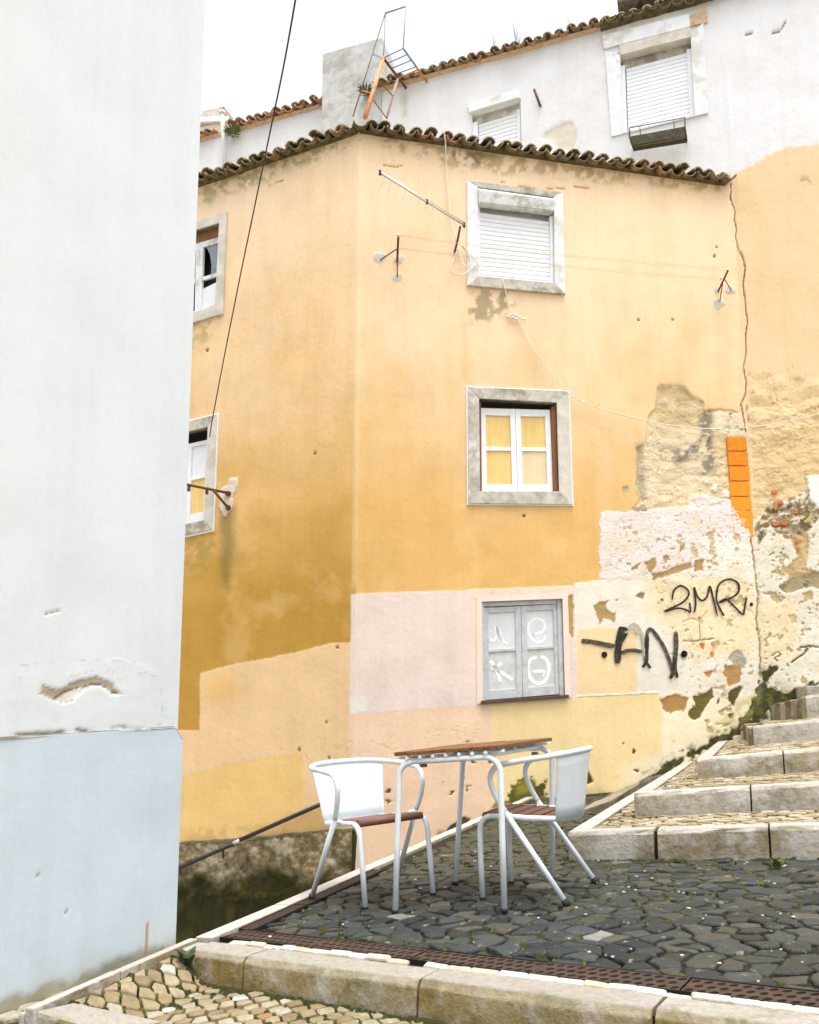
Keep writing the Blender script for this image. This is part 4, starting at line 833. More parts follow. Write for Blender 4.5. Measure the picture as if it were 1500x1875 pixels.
for k, mt in ((0, 'surround_dirty'), (1, 'surround_pale'), (2, 'surround_dirty'), (3, 'surround_pale')):
    ring(MB(), PL, W5o, W5i, -0.06, 0.03, (k,)).build('surround', MAT[mt], w5, bevel=0.005)
Q5x = uvq(PL, [(401.5, 757), (278, 786), (278, 998), (393, 973)])
ring(MB(), PL, Q5x, W5o, -0.02, 0.018).build('surround', MAT['upvc'], w5)
S5 = uvq(PL, [(382, 801), (298, 820), (298, 969), (375, 951)])
sash(PL, S5, -0.05, w5, MAT['upvc'], [MAT['paper'], MAT['curtain'], MAT['paper'], MAT['curtain']], stile=0.10, mid=0.16, top=0.05, bot=0.12, bar=0.45, barw=0.03)

# exposed bricks beside the crack
by = [799.5, 826, 853, 881, 909, 935, 962, 991]
bl = [(1331.5, 1366.5), (1333, 1369.5), (1335.5, 1372), (1336.5, 1373), (1338, 1374.5), (1340, 1378.5), (1353, 1378)]
for i in range(7):
    y0, y1 = by[i] + 0.9, by[i + 1] - 0.9; x0, x1 = bl[i]
    q = [(x0, y0), (x1, y0 + 1.0), (x1 + 1.5, y1), (x0 + 1.2, y1)]
    if i == 5: q = [(x0, y0), (x1, y0), (x1 + 0.5, y1), (1362, y1 - 2), (1368, y1 - 12), (1357, y1 - 15), (1351, y1 - 7), (x0 + 2, y1 - 9)]
    if i == 6: q = [(x0, y0 - 1), (1364, y0 - 2), (1379, y0), (1379.5, y0 + 20), (1374, y1 - 2), (1364, y1 - 14)]
    m = MB(); m.prism([PF.at(*p) for p in q], PF.n, -0.06, 0.004 + 0.004 * random.random()); m.build('brick', MAT['brick'], orange, bevel=0.003)

# graffiti on the plaster
def relF(x, y): return paint_orange(x, y).h
G2 = [([(1230, 1099), (1233, 1082), (1245, 1073), (1258, 1080), (1260, 1090), (1248, 1104), (1216, 1120), (1240, 1114), (1258, 1118), (1262, 1123)], 3.4), ([(1262, 1104), (1264, 1122)], 3.4), ([(1270, 1123), (1273, 1105), (1270, 1076), (1276, 1092), (1285, 1100), (1294, 1092), (1299, 1074), (1306, 1100), (1313, 1129)], 3.4),
      ([(1313, 1078), (1311, 1098), (1318, 1116), (1325, 1128)], 3.4), ([(1310, 1085), (1318, 1068), (1335, 1061), (1350, 1068), (1352, 1082), (1340, 1094), (1316, 1104), (1330, 1097), (1345, 1112), (1359, 1125), (1363, 1112), (1367, 1094)], 3.4)]
for pts, wd in G2: stroke(PF, pts, wd, MAT['marker'], 'graffiti', orange, 0.013, relF)
G3 = [([(1063, 1174), (1080, 1175), (1105, 1180), (1126, 1184)], 9.5, 'spray_thin'), ([(1130, 1215), (1131, 1190), (1134, 1165), (1139, 1148)], 12, 'spray'), ([(1138, 1150), (1147, 1155), (1136, 1178)], 6, 'spray'), ([(1148, 1151), (1160, 1143), (1172, 1155), (1177, 1180), (1178, 1208)], 6, 'spray_faint'), ([(1143, 1160), (1158, 1152), (1170, 1165)], 5, 'spray_faint'),
      ([(1136, 1196), (1155, 1191), (1176, 1194)], 8, 'spray_thin'), ([(1182, 1217), (1183, 1190), (1184, 1162), (1190, 1152), (1200, 1162), (1215, 1185), (1227, 1215), (1231, 1232)], 7.5, 'spray_thin'), ([(1182, 1217), (1183, 1190), (1184, 1165)], 8, 'spray'), ([(1236, 1155), (1237, 1185), (1234, 1215), (1233, 1238)], 9.5, 'spray_thin'), ([(1234, 1205), (1232, 1228), (1226, 1243)], 6, 'spray'), ([(1234, 1215), (1240, 1241)], 5, 'spray'), ([(1183, 1212), (1176, 1222)], 5, 'spray'), ([(1184, 1214), (1190, 1224)], 5, 'spray')]
for i, (pts, wd, mt) in enumerate(G3): stroke(PF, pts, wd, MAT[mt], 'graffiti', orange, 0.012 + 0.0015 * (i % 5), relF)
for cx, cy, rr in ((1106, 1199, 6.0), (1252, 1198, 7.0), (1366, 1097, 2.2), (1375, 1107, 3.6)):                       # round dabs of paint
    V2 = [(cx, cy)] + [(cx + r_ * rr * math.cos(a_) * 0.9, cy + r_ * rr * math.sin(a_)) for r_ in (0.7, 1.15) for a_ in np.linspace(0, 2 * math.pi, 13)[:-1] + cx]
    h = relF(np.array([v[0] for v in V2]), np.array([v[1] for v in V2])); m = MB()
    m.add([PF.at(*v) + PF.n * (0.012 + h[i]) for i, v in enumerate(V2)], [(0, 1 + i, 1 + (i + 1) % 12) for i in range(12)] + [(1 + i, 1 + (i + 1) % 12, 13 + (i + 1) % 12, 13 + i) for i in range(12)], True)
    o = m.build('graffiti', MAT['spray'], orange, fixn=False); at = o.data.attributes.new('cover', 'FLOAT', 'POINT'); at.data.foreach_set('value', np.array([1.0] + [0.9] * 12 + [0.0] * 12, np.float32))

# ------------------------------------------------------------------ the white house behind and above
white = empty('white_house', (END[0], END[1], 0), label='tall whitewashed house rising behind the orange one, its foot peach and crumbling', cat='house')
wa, wb = PW.uv(700, 164), PW.uv(1290, 2)
def topW(u): return wa[1] + (wb[1] - wa[1]) * (u - wa[0]) / (wb[0] - wa[0])
WAo = uvq(PW, [(1108, 95), (1288, 42), (1297, 208), (1120, 252)]); WAi = uvq(PW, [(1136, 101), (1265, 68.5), (1272.5, 212), (1141, 243)])
WBo = uvq(PW, [(858, 197), (956, 168), (958, 330), (862, 350)]); WBi = uvq(PW, [(864, 208), (952, 182), (954, 320), (868, 340)])
wall_grid('wall', PW, spaced(-5.4, 0.0, [(0, 0.024)]), spaced(5.6, 12.5, [(12.5, 0.03)]), paint_white, MAT['wall'], white, topW, [mid(WAo, WAi, 0.8), mid(WBo, WBi, 0.8)])
wall_grid('wall', PW, spaced(0.0, 4.5, [(0.95, 0.0115), (4.5, 0.08)]), spaced(-0.5, 12.5, [(4.9, 0.0115), (12.5, 0.035)]), paint_white, MAT['wall'], white, topW)
eaves(PW, wa + (-0.05, 0.0), PW.uv(1120, 48), 0.165, MAT['tile_mid'], white, over=0.14, scale=0.9)
eaves(PW, PW.uv(1128, 46), wb + (2.0, 0.0), 0.165, MAT['tile'], white, over=0.14, scale=0.9)
mortar(PW, wa + (0, -0.02), PW.uv(1110, 52), -0.05, 0.05, 0.05, MAT['mortar_warm'], white, 9)
mortar(PW, PW.uv(1100, 54), PW.uv(1320, -8), -0.05, 0.12, 0.10, MAT['mortar'], white, 13)
rm = MB(); q0, q1 = PW.pt(wa, 0) + (0, 0, 0.1), PW.pt(wb + (2.0, 0), 0) + (0, 0, 0.1); rm.hexa([q0, q1, q1 - PW.n * 3 + (0, 0, 0.9), q0 - PW.n * 3 + (0, 0, 0.9), q0 + (0, 0, .05), q1 + (0, 0, .05), q1 - PW.n * 3 + (0, 0, .95), q0 - PW.n * 3 + (0, 0, .95)]); rm.build('roof', MAT['tile_mid'], white)
rg = MB()                                               # broken cornice lump above the window
lump = [PW.uv(1132, 20), PW.uv(1255, -12), PW.uv(1252, -42), PW.uv(1130, -16)]
for i in range(9):
    s0, s1_ = i / 9, (i + 1) / 9; hh = 0.06 * random.random(); rect(rg, PW, lump, s0, s1_ + 0.02, 0.0 + hh, 1, -0.12, 0.14 + 0.05 * random.random())
rg.build('cornice', MAT['roughstone'], white, bevel=0.025)
blk = MB(); u0, u1 = PW.uv(592, 100), PW.uv(700, 70); lo = 8.0; d_ = -PW.n * 0.95
zz = max(u0[1], u1[1]); c = [PW.pt((u0[0], lo), 0.02), PW.pt((u1[0], lo), 0.02)]
blk.hexa([c[0], c[1], c[1] + d_, c[0] + d_, PW.pt((u0[0], u0[1]), 0.02), PW.pt((u1[0], u1[1]), 0.02), PW.pt((u1[0], u1[1]), 0.02) + d_, PW.pt((u0[0], u0[1]), 0.02) + d_]); blk.build('chimney_wall', MAT['concrete'], white, bevel=0.008)
# right window of the white house
wA = reveal(PW, WAi, 0.2, MAT['upvc'], white, 0.01)
ring(MB(), PW, WAo, WAi, -0.05, 0.022, (1, 2, 3)).build('surround', MAT['surround_white'], wA, bevel=0.005)
lm = MB(); rect(lm, PW, uvq(PW, [(1103, 68), (1262, 28), (1264, 52), (1106, 92)]), 0, 1, 0, 1, -0.02, 0.035); lm.build('lintel', MAT['surround_white'], wA, bevel=0.006)
lm = MB(); rect(lm, PW, uvq(PW, [(1140, 62), (1294, 22), (1296, 42), (1142, 78)]), 0, 1, 0, 1, -0.04, 0.022)
lm.build('lintel', MAT['mortar_warm'], wA, bevel=0.006)
sb = MB(); rect(sb, PW, uvq(PW, [(1134, 85), (1264, 52), (1265, 70), (1136, 103)]), 0, 1, 0, 1, -0.1, 0.03); sb.build('shutter_box', MAT['surround_pale'], wA, bevel=0.004)
bb = MB(); rect(bb, PW, WAi, 0.03, 0.97, 0.0, 0.13, -0.2, -0.12); bb.build('shutter_roll', MAT['surround_dirty'], wA)
slats(PW, uvq(PW, [(1146, 117), (1259, 87), (1267, 212), (1150, 240)]), -0.09, 17, wA, MAT['shutter'])
gd = MB(); rect(gd, PW, WAi, 0.0, 0.06, 0.1, 1.0, -0.12, -0.055); gd.build('shutter_rail', MAT['upvc'], wA)
gd = MB(); rect(gd, PW, WAi, 0.94, 1.0, 0.1, 1.0, -0.12, -0.055); gd.build('shutter_rail', MAT['upvc'], wA)
# left window of the white house
wB = reveal(PW, WBi, 0.2, MAT['upvc'], white, 0.01)
lm = MB(); rect(lm, PW, uvq(PW, [(858, 194), (950, 167), (952, 182), (861, 209)]), 0, 1, 0, 1, -0.02, 0.05); lm.build('lintel', MAT['surround_white'], wB, bevel=0.004)
lb_ = MB(); rect(lb_, PW, WBi, 0.02, 0.98, 0.0, 0.12, -0.15, -0.08); lb_.build('shutter_roll', MAT['surround'], wB)
slats(PW, uvq(PW, [(874, 221), (946, 199), (948, 325), (876, 345)]), -0.08, 17, wB, MAT['shutter'])
gd = MB(); rect(gd, PW, WBi, 0.0, 0.10, 0.1, 1, -0.12, -0.04); gd.build('shutter_rail', MAT['upvc'], wB); gd = MB(); rect(gd, PW, WBi, 0.93, 1, 0.1, 1, -0.12, -0.04); gd.build('shutter_rail', MAT['upvc'], wB)
# red brick fragments in the rubble of the wall foot
for cx, cy, ax, ay, q in ((1418, 900, 6, 5, 0.5), (1420, 925, 5, 10, 0.1), (1430, 921, 6, 4, 0.4), (1456, 939, 8, 3, -0.45), (1420, 959, 8, 5, 0.2), (1437, 958, 8, 5, 0.1), (1460, 990, 4, 6, 0.2), (1462, 1003, 4, 5, -0.4), (1368, 745, 2.4, 6, 0.1), (1371, 765, 2, 7, 0.0)):
    a = np.linspace(0, 2 * math.pi, 6)[:-1] + q; m = MB(); m.prism([PW.at(cx + ax * math.cos(t_), cy + ay * math.sin(t_)) for t_ in a], PW.n, -0.05, 0.006); m.build('brick', MAT['redbrick'], white, bevel=0.006)

# ------------------------------------------------------------------ the lower house behind on the left
LOW = Plane((END - PW.n[:2] * 0.5), (2.95, -1.0))
low = empty('low_house', LOW.pt((-7.5, 0)), label='low white house with orange clay eaves in the gap beside the near wall', cat='house')
fa, fb = LOW.uv(360, 258), LOW.uv(586, 194)
def topLow(u): return fa[1] + (fb[1] - fa[1]) * (u - fa[0]) / (fb[0] - fa[0])
wall_grid('wall', LOW, spaced(fa[0] - 2, fb[0] + 0.25, [(fb[0] + 0.3, 0.06)]), spaced(6.0, 12.0, [(12, 0.06)]), lambda x, y: Paint(x, y, (0.715, 0.722, 0.74)), MAT['wall'], low, topLow)
eaves(LOW, fa - (2.0, 0), LOW.uv(392, 249), 0.17, MAT['tile_warm'], low, over=0.14, scale=0.95)
eaves(LOW, LOW.uv(421, 241), fb, 0.17, MAT['tile_warm'], low, over=0.14, scale=0.95)
mortar(LOW, fa + (0, -0.03), fb + (0, -0.03), -0.05, 0.05, 0.05, MAT['mortar_warm'], low, 17)
ch = MB(); cu0, cu1 = LOW.uv(371, 205), LOW.uv(401, 200); ch.prism([LOW.pt((cu0[0] - 0.5, 7.5)), LOW.pt((cu1[0], 7.5)), LOW.pt((cu1[0], cu1[1])), LOW.pt((cu0[0] - 0.5, cu0[1]))], LOW.n, -0.9, -0.3); chm = ch.build('chimney', simple('buff_plaster', (0.66, 0.55, 0.42), 0.9, 0.08, 6), low, bevel=0.008)
cc = MB(); rect(cc, LOW, uvq(LOW, [(366, 196), (404, 194), (404, 203), (366, 205)]), -1, 1, 0, 1, -0.95, -0.25); cc.build('chimney_cap', MAT['upvc'], low, bevel=0.006)
ct = MB(); rect(ct, LOW, uvq(LOW, [(372, 178), (383, 176), (390, 196), (372, 197)]), -1.5, 1, 0, 1, -0.9, -0.3); ct.build('chimney_pot', MAT['surround_pale'], low, bevel=0.006)
for k in range(2):
    a_, b_, c_ = LOW.at(378 + 5 * k, 178 - 3 * k, -0.25), LOW.at(388 + 6 * k, 172, -0.5), LOW.at(395 + 3 * k, 192 - 3 * k, -0.25)
    tm = MB(); tm.prism([LOW.at(376 + 8 * k, 176, 0), LOW.at(386 + 8 * k, 170 + 3 * k, 0), LOW.at(398, 188, 0), LOW.at(391, 193, 0)], LOW.n, -0.9 + 0.3 * k, -0.6 + 0.3 * k); tm.build('roof_tile', MAT['tile_warm'], low, bevel=0.01)
dp = MB(); dp.tube([LOW.at(407, 205, 0.1), LOW.at(408, 235, 0.1), LOW.at(411, 300, 0.1)], 0.035, 12); dp.tube([LOW.at(407, 204, 0.1), LOW.at(407, 208, 0.1)], 0.06, 12); dp.build('drainpipe', MAT['upvc'], low)

# ------------------------------------------------------------------ the near house on the left
near = empty('near_house', tuple(PN.O + (0, 0, TZ(PN.O[0], PN.O[1]))), label='near white wall with blue grey plinth filling the left edge of the view', cat='house')
uN = spaced(0.0, 6.0, [(1.25, 0.012), (6.0, 0.12)])
wall_grid('wall', PN, uN, spaced(-1.6, 11.0, [(-0.4, 0.1), (1.5, 0.008), (11, 0.06)]), paint_near, MAT['nearwall'], near)
p0, p1 = PN.uv(338, 1330, 0.013), PN.uv(0, 1351.5, 0.013)
def topP(u): return p0[1] + (p1[1] - p0[1]) * (u - p0[0]) / (p1[0] - p0[0]) - 0.05 * (1 - sstep(-0.022, 0.03, u))
usP = spaced(-0.022, 6.0, [(1.25, 0.013), (6.0, 0.12)])
wall_grid('plinth', PN, usP, spaced(-1.6, 1.6, [(-0.4, 0.1), (1.6, 0.013)]), paint_near_plinth, MAT['nearwall'], near, topP, off=0.013)
pc = MB(); vsP = []
for i, u in enumerate(usP):
    z = float(topP(np.array(u))); vsP += [PN.pt((u, z - 0.006), 0.0145), PN.pt((u, z + 0.003), 0.009), PN.pt((u, z + 0.005), -0.03), PN.pt((u, z - 0.01), -0.03)]
pc.add(vsP, [(4 * i + j, 4 * i + (j + 1) % 4, 4 * i + 4 + (j + 1) % 4, 4 * i + 4 + j) for i in range(len(usP) - 1) for j in range(4)] + [(0, 1, 2, 3)]).build('plinth_top', simple('plinth_ledge_dark', (0.20, 0.185, 0.15), 0.95, 0.5, 14, 0.004, 0, (0.42, 0.46, 0.48)), near)  # ledge coloured dark to draw the crevice line along the plinth
sideN = MB(); d_ = np.array([-1.0, 0.06, 0]); ca, cb = PN.pt((0.0, -1.6), -0.001), PN.pt((0.0, 11), -0.001)
sideN.add([ca, cb, cb + d_ * 4, ca + d_ * 4, PN.pt((6, -1.6)), PN.pt((6, 11)), PN.pt((6, 11)) + d_ * 3, PN.pt((6, -1.6)) + d_ * 3], [(0, 1, 2, 3), (1, 5, 6, 2), (4, 7, 6, 5)]); sideN.build('side_wall', simple('side_limewash', (0.60, 0.655, 0.68), 0.9, 0.04, 5), near)
sp_ = MB(); e0 = PN.pt((-0.022, -1.6), 0.013); e1 = PN.pt((-0.022, float(topP(np.array(-0.022)))), 0.013); sp_.add([e0, e1, e1 + d_ * 3, e0 + d_ * 3], [(0, 1, 2, 3)]); sp_.build('plinth_side', simple('plinth_side_paint', (0.53, 0.605, 0.66), 0.9, 0.05, 9), near)

# ------------------------------------------------------------------ ground
def cross2(a, b): return a[0] * b[1] - a[1] * b[0]
def clip_poly(poly, p, n):                             # keep the side where (x - p).n <= 0
    out = []; k = len(poly)
    for i in range(k):
        a, b = poly[i], poly[(i + 1) % k]; da, db = np.dot(a - p, n), np.dot(b - p, n)
        if da <= 0: out.append(a)
        if (da < 0 < db) or (db < 0 < da): out.append(a + (b - a) * (da / (da - db)))
    return out
def inside(poly, p):
    c = False; k = len(poly)
    for i in range(k):
        a, b = poly[i], poly[(i + 1) % k]
        if (a[1] > p[1]) != (b[1] > p[1]) and p[0] < (b[0] - a[0]) * (p[1] - a[1]) / (b[1] - a[1]) + a[0]: c = not c
    return c
def cells(region, d, sx, sy, jit, gap, brick=True, seed=0, seams=()):
    """irregular paving cells over a plan region (list of convex polygons); rows run along d"""
    rng = np.random.default_rng(seed); d = np.asarray(d[:2], float); d /= np.linalg.norm(d); e = np.array([-d[1], d[0]])
    allp = np.concatenate([np.asarray(r)[:, :2] for r in region]); A = allp @ d; E_ = allp @ e
    i0, i1 = int(A.min() / sx) - 2, int(A.max() / sx) + 3; j0, j1 = int(E_.min() / sy) - 2, int(E_.max() / sy) + 3
    S = {}
    for j in range(j0, j1):
        for i in range(i0, i1):
            o = 0.5 * (j % 2) if brick else 0
            q = ((i + o) * sx + rng.normal(0, jit) * sx, j * sy + rng.normal(0, jit * 0.8) * sy); S[i, j] = d * q[0] + e * q[1]
    out = []
    for (i, j), p in S.items():
        for ri, reg in enumerate(region):
            reg_ = [np.asarray(v)[:2] for v in reg]
            if not inside(reg_, p): continue
            poly = [p + d * a + e * b for a, b in ((-2 * sx, -2 * sy), (2 * sx, -2 * sy), (2 * sx, 2 * sy), (-2 * sx, 2 * sy))]
            for a in range(-2, 3):
                for b in range(-2, 3):
                    if (a or b) and (i + a, j + b) in S:
                        q = S[i + a, j + b]; n = q - p; l = np.linalg.norm(n); poly = clip_poly(poly, (p + q) / 2 - n / l * gap / 2, n / l)
            area = sum(cross2(reg_[k], reg_[(k + 1) % len(reg_)]) for k in range(len(reg_)))
            for k in range(len(reg_)):
                if (ri, k) in seams: continue
                a, b = reg_[k], reg_[(k + 1) % len(reg_)]; t_ = b - a; n = np.array([t_[1], -t_[0]]) / np.linalg.norm(t_)
                if area < 0: n = -n
                poly = clip_poly(poly, a - n * gap * 0.4, n)
            if len(poly) >= 3:
                P = []
                for v in poly:
                    if not P or np.linalg.norm(v - P[-1]) > 0.006: P.append(v)
                if len(P) > 3 and np.linalg.norm(P[0] - P[-1]) < 0.006: P.pop()
                ar = abs(sum(cross2(P[k], P[(k + 1) % len(P)]) for k in range(len(P)))) / 2
                if len(P) >= 3 and ar > 0.15 * sx * sy: out.append((p, P))
            break
    return out
def stone_block(mb, P, zf, h, inset, rng, dome=0.004, tilt=0.02, wob=0.006, smooth=False):
    P = np.asarray(P); c = P.mean(0); k = len(P)
    ar = sum(cross2(P[i], P[(i + 1) % k]) for i in range(k))
    if ar < 0: P = P[::-1]
    # split long edges and shake the corners
    Q = []
    for i in range(k):
        a, b = P[i], P[(i + 1) % k]; Q.append(a + rng.normal(0, wob * 0.4, 2))
        if np.linalg.norm(b - a) > 0.07: Q.append((a + b) / 2 + rng.normal(0, wob, 2))
    Q = np.asarray(Q); k = len(Q); tx, ty = rng.normal(0, tilt, 2); dz = rng.normal(0, 0.0035)
    def lv(s, z): return [np.array([*(c + (q - c) * s), zf(*(c + (q - c) * s)) + z + dz + tx * (q[0] - c[0]) + ty * (q[1] - c[1])]) for q in Q]
    r = np.mean(np.linalg.norm(Q - c, axis=1)); s1 = max(0.5, 1 - inset / r); s2 = max(0.6, 1 - inset * 0.3 / r)
    e_ = min(1.0, inset / 0.012); V = lv(1.0, -h) + lv(1.0, -0.010 * e_) + lv(s2, -0.0035 * e_) + lv(s1, 0.0)
    V.append(np.array([c[0], c[1], zf(*c) + dz + dome])); F = []
    for L in range(3): F += [(L * k + i, L * k + (i + 1) % k, (L + 1) * k + (i + 1) % k, (L + 1) * k + i) for i in range(k)]
    F += [(3 * k + i, 3 * k + (i + 1) % k, 4 * k) for i in range(k)]
    mb.add(V, F, smooth)
def pave(cl, zf, name, mat, parent, h, inset, seed, limit=290, stuffname=None, key=None, dome=0.004, tilt=0.02, wob=0.006):
    rng = np.random.default_rng(seed); cl = sorted(cl, key=key or (lambda q: np.hypot(*q[0])))
    rest = MB()
    for i, (p, P) in enumerate(cl):
        m = MB() if i < limit else rest; stone_block(m, P, zf, h, inset, rng, dome, tilt, wob)
        if i < limit:
            o = obj(name, m.mesh(name), mat, parent)
            for pl_ in (): pass
    if rest.v: tag(rest.build(stuffname or name, mat, parent, fixn=False), kind='stuff')

pBo, pBi = [terr(50, 1852), terr(317, 1731), terr(912, 1480)], [terr(133, 1833), terr(409, 1716), terr(679, 1590), terr(912, 1487)]
K0, K1 = terr(345, 1742), terr(1316, 1873)
kd = (K1 - K0)[:2]; kd /= np.linalg.norm(kd); kp = np.array([-kd[1], kd[0]])
if kp[1] < 0: kp = -kp
def kdist(x, y): return float(np.dot((terr(x, y) - K0)[:2], kp))
wk = np.mean([kdist(733, 1770), kdist(1000, 1802), kdist(1300, 1833)]); wsett = np.mean([kdist(733, 1762), kdist(1000, 1790), kdist(1500, 1840)]); wdr = np.mean([kdist(620, 1728), kdist(1000, 1767), kdist(1500, 1807)])
print('kerb widths', wk, wsett, wdr)
def kpt(s, q, z=0.0):
    p = K0[:2] + kd * s + kp * q; return np.array([p[0], p[1], TZ(p[0], p[1]) + z])
bd = BD[:2] / np.linalg.norm(BD[:2]); bp = np.array([bd[1], -bd[0]])      # border direction, and across it to the right
Bo = terr(317, 1731)[:2]
def bdist(p): return float(np.dot(np.asarray(p)[:2] - Bo, bp))
def balong(p): return float(np.dot(np.asarray(p)[:2] - Bo, bd))
wb_in = np.mean([bdist(terr(540, 1656)), bdist(terr(679, 1591)), bdist(terr(460, 1696))]); print('border width', wb_in)
def bpt(s, q, z=0.0):
    p = Bo + bd * s + bp * q; return np.array([p[0], p[1], TZ(p[0], p[1]) + z])
WB = float(wb_in); WD = 0.085; WBL = 0.07            # the border is narrower beside the lower path
# terrace body
terrace = MB(); fw = PF.n[:2]
far_s = 7.2
pl_ = [kpt(-0.2, 0.02)[:2], kpt(3.2, 0.02)[:2], np.array([5.6, 9.0]), np.array([5.6, 10.6]), bpt(7.1, 0.02)[:2], bpt(0.0, 0.02)[:2]]
top_ = [np.array([p[0], p[1], TZ(*p) - 0.013]) for p in pl_]; bot_ = [p - (0, 0, 0.9) for p in top_]
terrace.add(top_ + bot_, [tuple(range(6)), tuple(range(6, 12))[::-1]] + [(i, (i + 1) % 6, 6 + (i + 1) % 6, 6 + i) for i in range(6)])
terrace = tag(terrace.build('terrace', MAT['earth'], None), kind='structure')
drop = 0.112
def zlow(x, y):
    s = bdist((x, y)) - WBL; k = float(sstep(0.0, 0.22, np.array(s))); return TZ(x, y) - 0.012 - (drop - 0.012) * k
ld = MB(); G_ = []
gx = np.linspace(-2.2, 4.0, 63)
nrow = 14
for i, sx_ in enumerate(gx):
    for j in range(nrow):
        p = K0[:2] + kd * sx_ + kp * (0.08 - 1.05 * j / (nrow - 1)); G_.append((p[0], p[1], zlow(*p) - 0.034 if bdist(p) > WBL else TZ(*p) - 0.06))
ld.add(G_, [(i * nrow + j, (i + 1) * nrow + j, (i + 1) * nrow + j + 1, i * nrow + j + 1) for i in range(len(gx) - 1) for j in range(nrow - 1)])
lower = tag(ld.build('lower_path', MAT['earth_pale'], None), kind='structure')
st = MB(); st.add([(-60, -60, -2.3), (60, -60, -2.3), (60, 60, -2.3), (-60, 60, -2.3)], [(0, 1, 2, 3)])
tag(st.build('street', MAT['street'], None), kind='structure')
for i in range(6):                                       # broad steps going down behind the photographer
    sm = MB(); z = -0.30 - 0.16 * i; y0, y1 = -0.66 - 0.75 * i, -0.66 - 0.75 * (i + 1)
    P = [kpt(-2.0, y1), kpt(4.5, y1), kpt(4.5, y0), kpt(-2.0, y0)]
    sm.hexa([np.array([p[0], p[1], z - 0.6]) for p in P] + [np.array([p[0], p[1], z + 0.065 * p[0]]) for p in P]); tag(sm.build('step', MAT['street'], None), kind='structure')
# passage of steps going down behind the border
pas = MB()
for i in range(9):
    s_ = 6.6 - i * 0.75; z = -1.15 - 0.11 * i
    pas.hexa([bpt(s_ - 0.75, -2.6)[:2].tolist() + [z - 0.5], bpt(s_ - 0.75, -0.02)[:2].tolist() + [z - 0.5], bpt(s_, -0.02)[:2].tolist() + [z - 0.5], bpt(s_, -2.6)[:2].tolist() + [z - 0.5],
              bpt(s_ - 0.75, -2.6)[:2].tolist() + [z], bpt(s_ - 0.75, -0.02)[:2].tolist() + [z], bpt(s_, -0.02)[:2].tolist() + [z], bpt(s_, -2.6)[:2].tolist() + [z]])
tag(pas.build('side_stairs', MAT['street'], None), kind='structure')

# kerb stones in front
kerb = tag(empty('kerb', K0), kind='structure')
jo = [float(np.dot((terr(x, y) - K0)[:2], kd)) for x, y in ((443, 1757), (757, 1803), (1195, 1855))]
je = [-0.015] + jo + [jo[-1] + 0.9, jo[-1] + 1.8]
for i in range(len(je) - 1):
    a, b = je[i] + 0.004, je[i + 1] - 0.004; o = RNG.normal(0, 0.006, 4); m = MB(); z0 = -0.30
    n = 6; vs = []
    for k in range(n + 1):
        s_ = a + (b - a) * k / n; w1_ = 0.008 * (float(vnoise(s_ * 7, 1.0, 3)) - 0.5); w2_ = 0.010 * (float(vnoise(s_ * 9, 2.0, 4)) - 0.5)
        fr_ = o[0] + w1_; vs += [kpt(s_, fr_ - 0.012 + w2_, z0), kpt(s_, fr_ - 0.006 + w2_, -0.10), kpt(s_, fr_ + 0.0, -0.02 + w2_), kpt(s_, fr_ + 0.02, 0.004 + o[1] * 0.5), kpt(s_, wk - 0.004, 0.003 + o[1] * 0.5), kpt(s_, wk - 0.004, z0)]
    q = 6; fs = [(k * q + j, k * q + (j + 1) % q, (k + 1) * q + (j + 1) % q, (k + 1) * q + j) for k in range(n) for j in range(q)] + [tuple(range(q)), tuple(n * q + j for j in range(q))[::-1]]
    m.add(vs, fs)
    m.build('kerb_stone', MAT['kerb'], kerb, bevel=0.006)
m = MB(); m.hexa([kpt(-0.075, 0.03, -0.3), kpt(-0.02, -0.003, -0.3), kpt(-0.02, wk - 0.02, -0.3), kpt(-0.085, wk - 0.02, -0.3), kpt(-0.075, 0.03, -0.002), kpt(-0.02, 0.0, 0.0), kpt(-0.02, wk - 0.02, 0.002), kpt(-0.085, wk - 0.02, 0.0)]); m.build('kerb_stone', MAT['step'], kerb, bevel=0.008)
